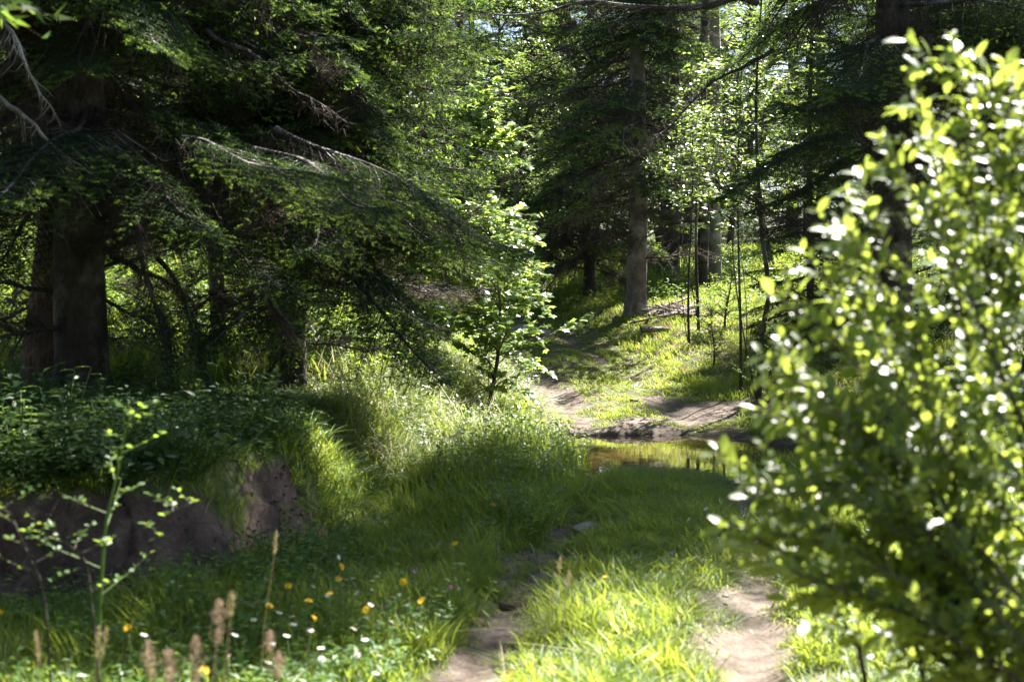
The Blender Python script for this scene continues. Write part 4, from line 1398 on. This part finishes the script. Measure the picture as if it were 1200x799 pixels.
# ------------------------------------------------------------------ wood and stones
def stick(px, py, d, ang, ln, rad, label, seed, tilt=.1, m=M_BARK_PALE, group="dry branches heaped by the lone trunk"):
    x = px2x(px, d); z = float(hz(x, d))
    r = np.random.default_rng(seed)
    g = Geo()
    tt = np.linspace(-.5, .5, 7)
    pts = np.stack([ln * tt, .03 * ln * np.sin(tt * 6 + seed), ln * tilt * tt], -1) + r.standard_normal((7, 3)) * .008 * ln
    polytube(g, pts, rad * (1 - .5 * (tt + .5)), 7, 0, .2)
    k = 3
    for q_ in range(k):
        b = pts[1 + q_ * 2 - (q_ > 1)]
        dd = norm(np.array([[.6, r.standard_normal(), abs(r.standard_normal()) * .6]]))[0]
        tubes(g, [b], [b + dd * ln * .25], rad * .4, rad * .15, 5, 0)
    o = link("dry_branch", g.mesh("dry_branch", [m]), None, (x, d, z + rad + .04 + abs(tilt) * ln * .4), (0, 0, ang))
    tag(o, label, "branch", group)


r = np.random.default_rng(21)
for i in range(26):
    px = 764 + 44 * r.random(); py = 372
    d = 25.2 + 1.2 * r.random()
    stick(px, py, d, r.random() * 3.1, .5 + .6 * r.random(), .018 + .02 * r.random(), "pale dry branch in the heap beside the lone brown trunk", 600 + i, .3 * r.random())
stick(768, 390, 24.0, .1, .5, .06, "short weathered log lying in the sunny grass below the branch heap", 700, .02, group=None)
stick(757, 383, 24.8, -.9, .9, .02, "single long pale branch sticking out of the heap to the left", 701, .15, group=None)
# broken pale stump-like branch on the left bank
p = ground_at(550, 500, .05)
g = Geo()
polytube(g, np.array([[0, 0, -.1], [.02, 0, .12], [-.05, 0, .25], [-.03, .02, .4]]), [.03, .026, .022, .012], 8, 0, .25)
polytube(g, np.array([[-.03, .0, .2], [.1, 0, .12], [.2, 0, .05]]), [.022, .018, .01], 7, 0, .2)
polytube(g, np.array([[-.04, .0, .28], [.08, 0, .42], [.25, 0, .5], [.42, 0, .66]]), [.015, .011, .008, .003], 7, 0, .2)
o = link("broken_branch", g.mesh("broken_branch", [M_BARK_PALE]), None, p)
tag(o, "broken pale branch poking out of the left bank by the puddle", "branch")


def stone(px, py, sx, sy, sz, label, seed, m=M_STONE):
    p = ground_at(px, py, .02)
    r = np.random.default_rng(seed)
    import bmesh
    bm = bmesh.new(); bmesh.ops.create_icosphere(bm, subdivisions=3, radius=1)
    for v in bm.verts:
        f_ = 1 + .28 * math.sin(v.co.x * 3 + seed) * math.cos(v.co.y * 2.6 + seed * 2) + .12 * math.sin(v.co.z * 7 + seed)
        v.co = Vector((v.co.x * sx * f_, v.co.y * sy * f_, v.co.z * sz * f_))
    me = bpy.data.meshes.new("stone"); bm.to_mesh(me); bm.free()
    me.materials.append(m)
    for q_ in me.polygons: q_.use_smooth = True
    o = link("stone", me, None, p + [0, 0, sz * .3], (0, 0, r.random() * 3))
    tag(o, label, "stone")


stone(688, 619, .13, .09, .04, "flat grey stone in the left rut in shade", 1)
stone(663, 676, .06, .045, .035, "small dark stone in the left rut beyond the larger one", 2, M_BANK)
stone(595, 713, .055, .04, .03, "dark stone at the bottom of the left rut near the camera", 3, M_BANK)
stone(742, 470, .07, .05, .035, "reddish stone on the sunny dirt beyond the puddle", 4, M_DIRT)
stone(868, 578, .12, .08, .04, "flat stone at the start of the shaded right rut", 5, M_BANK)
stone(615, 398, .5, .35, .2, "dark boulder beside the far bend of the track", 6)
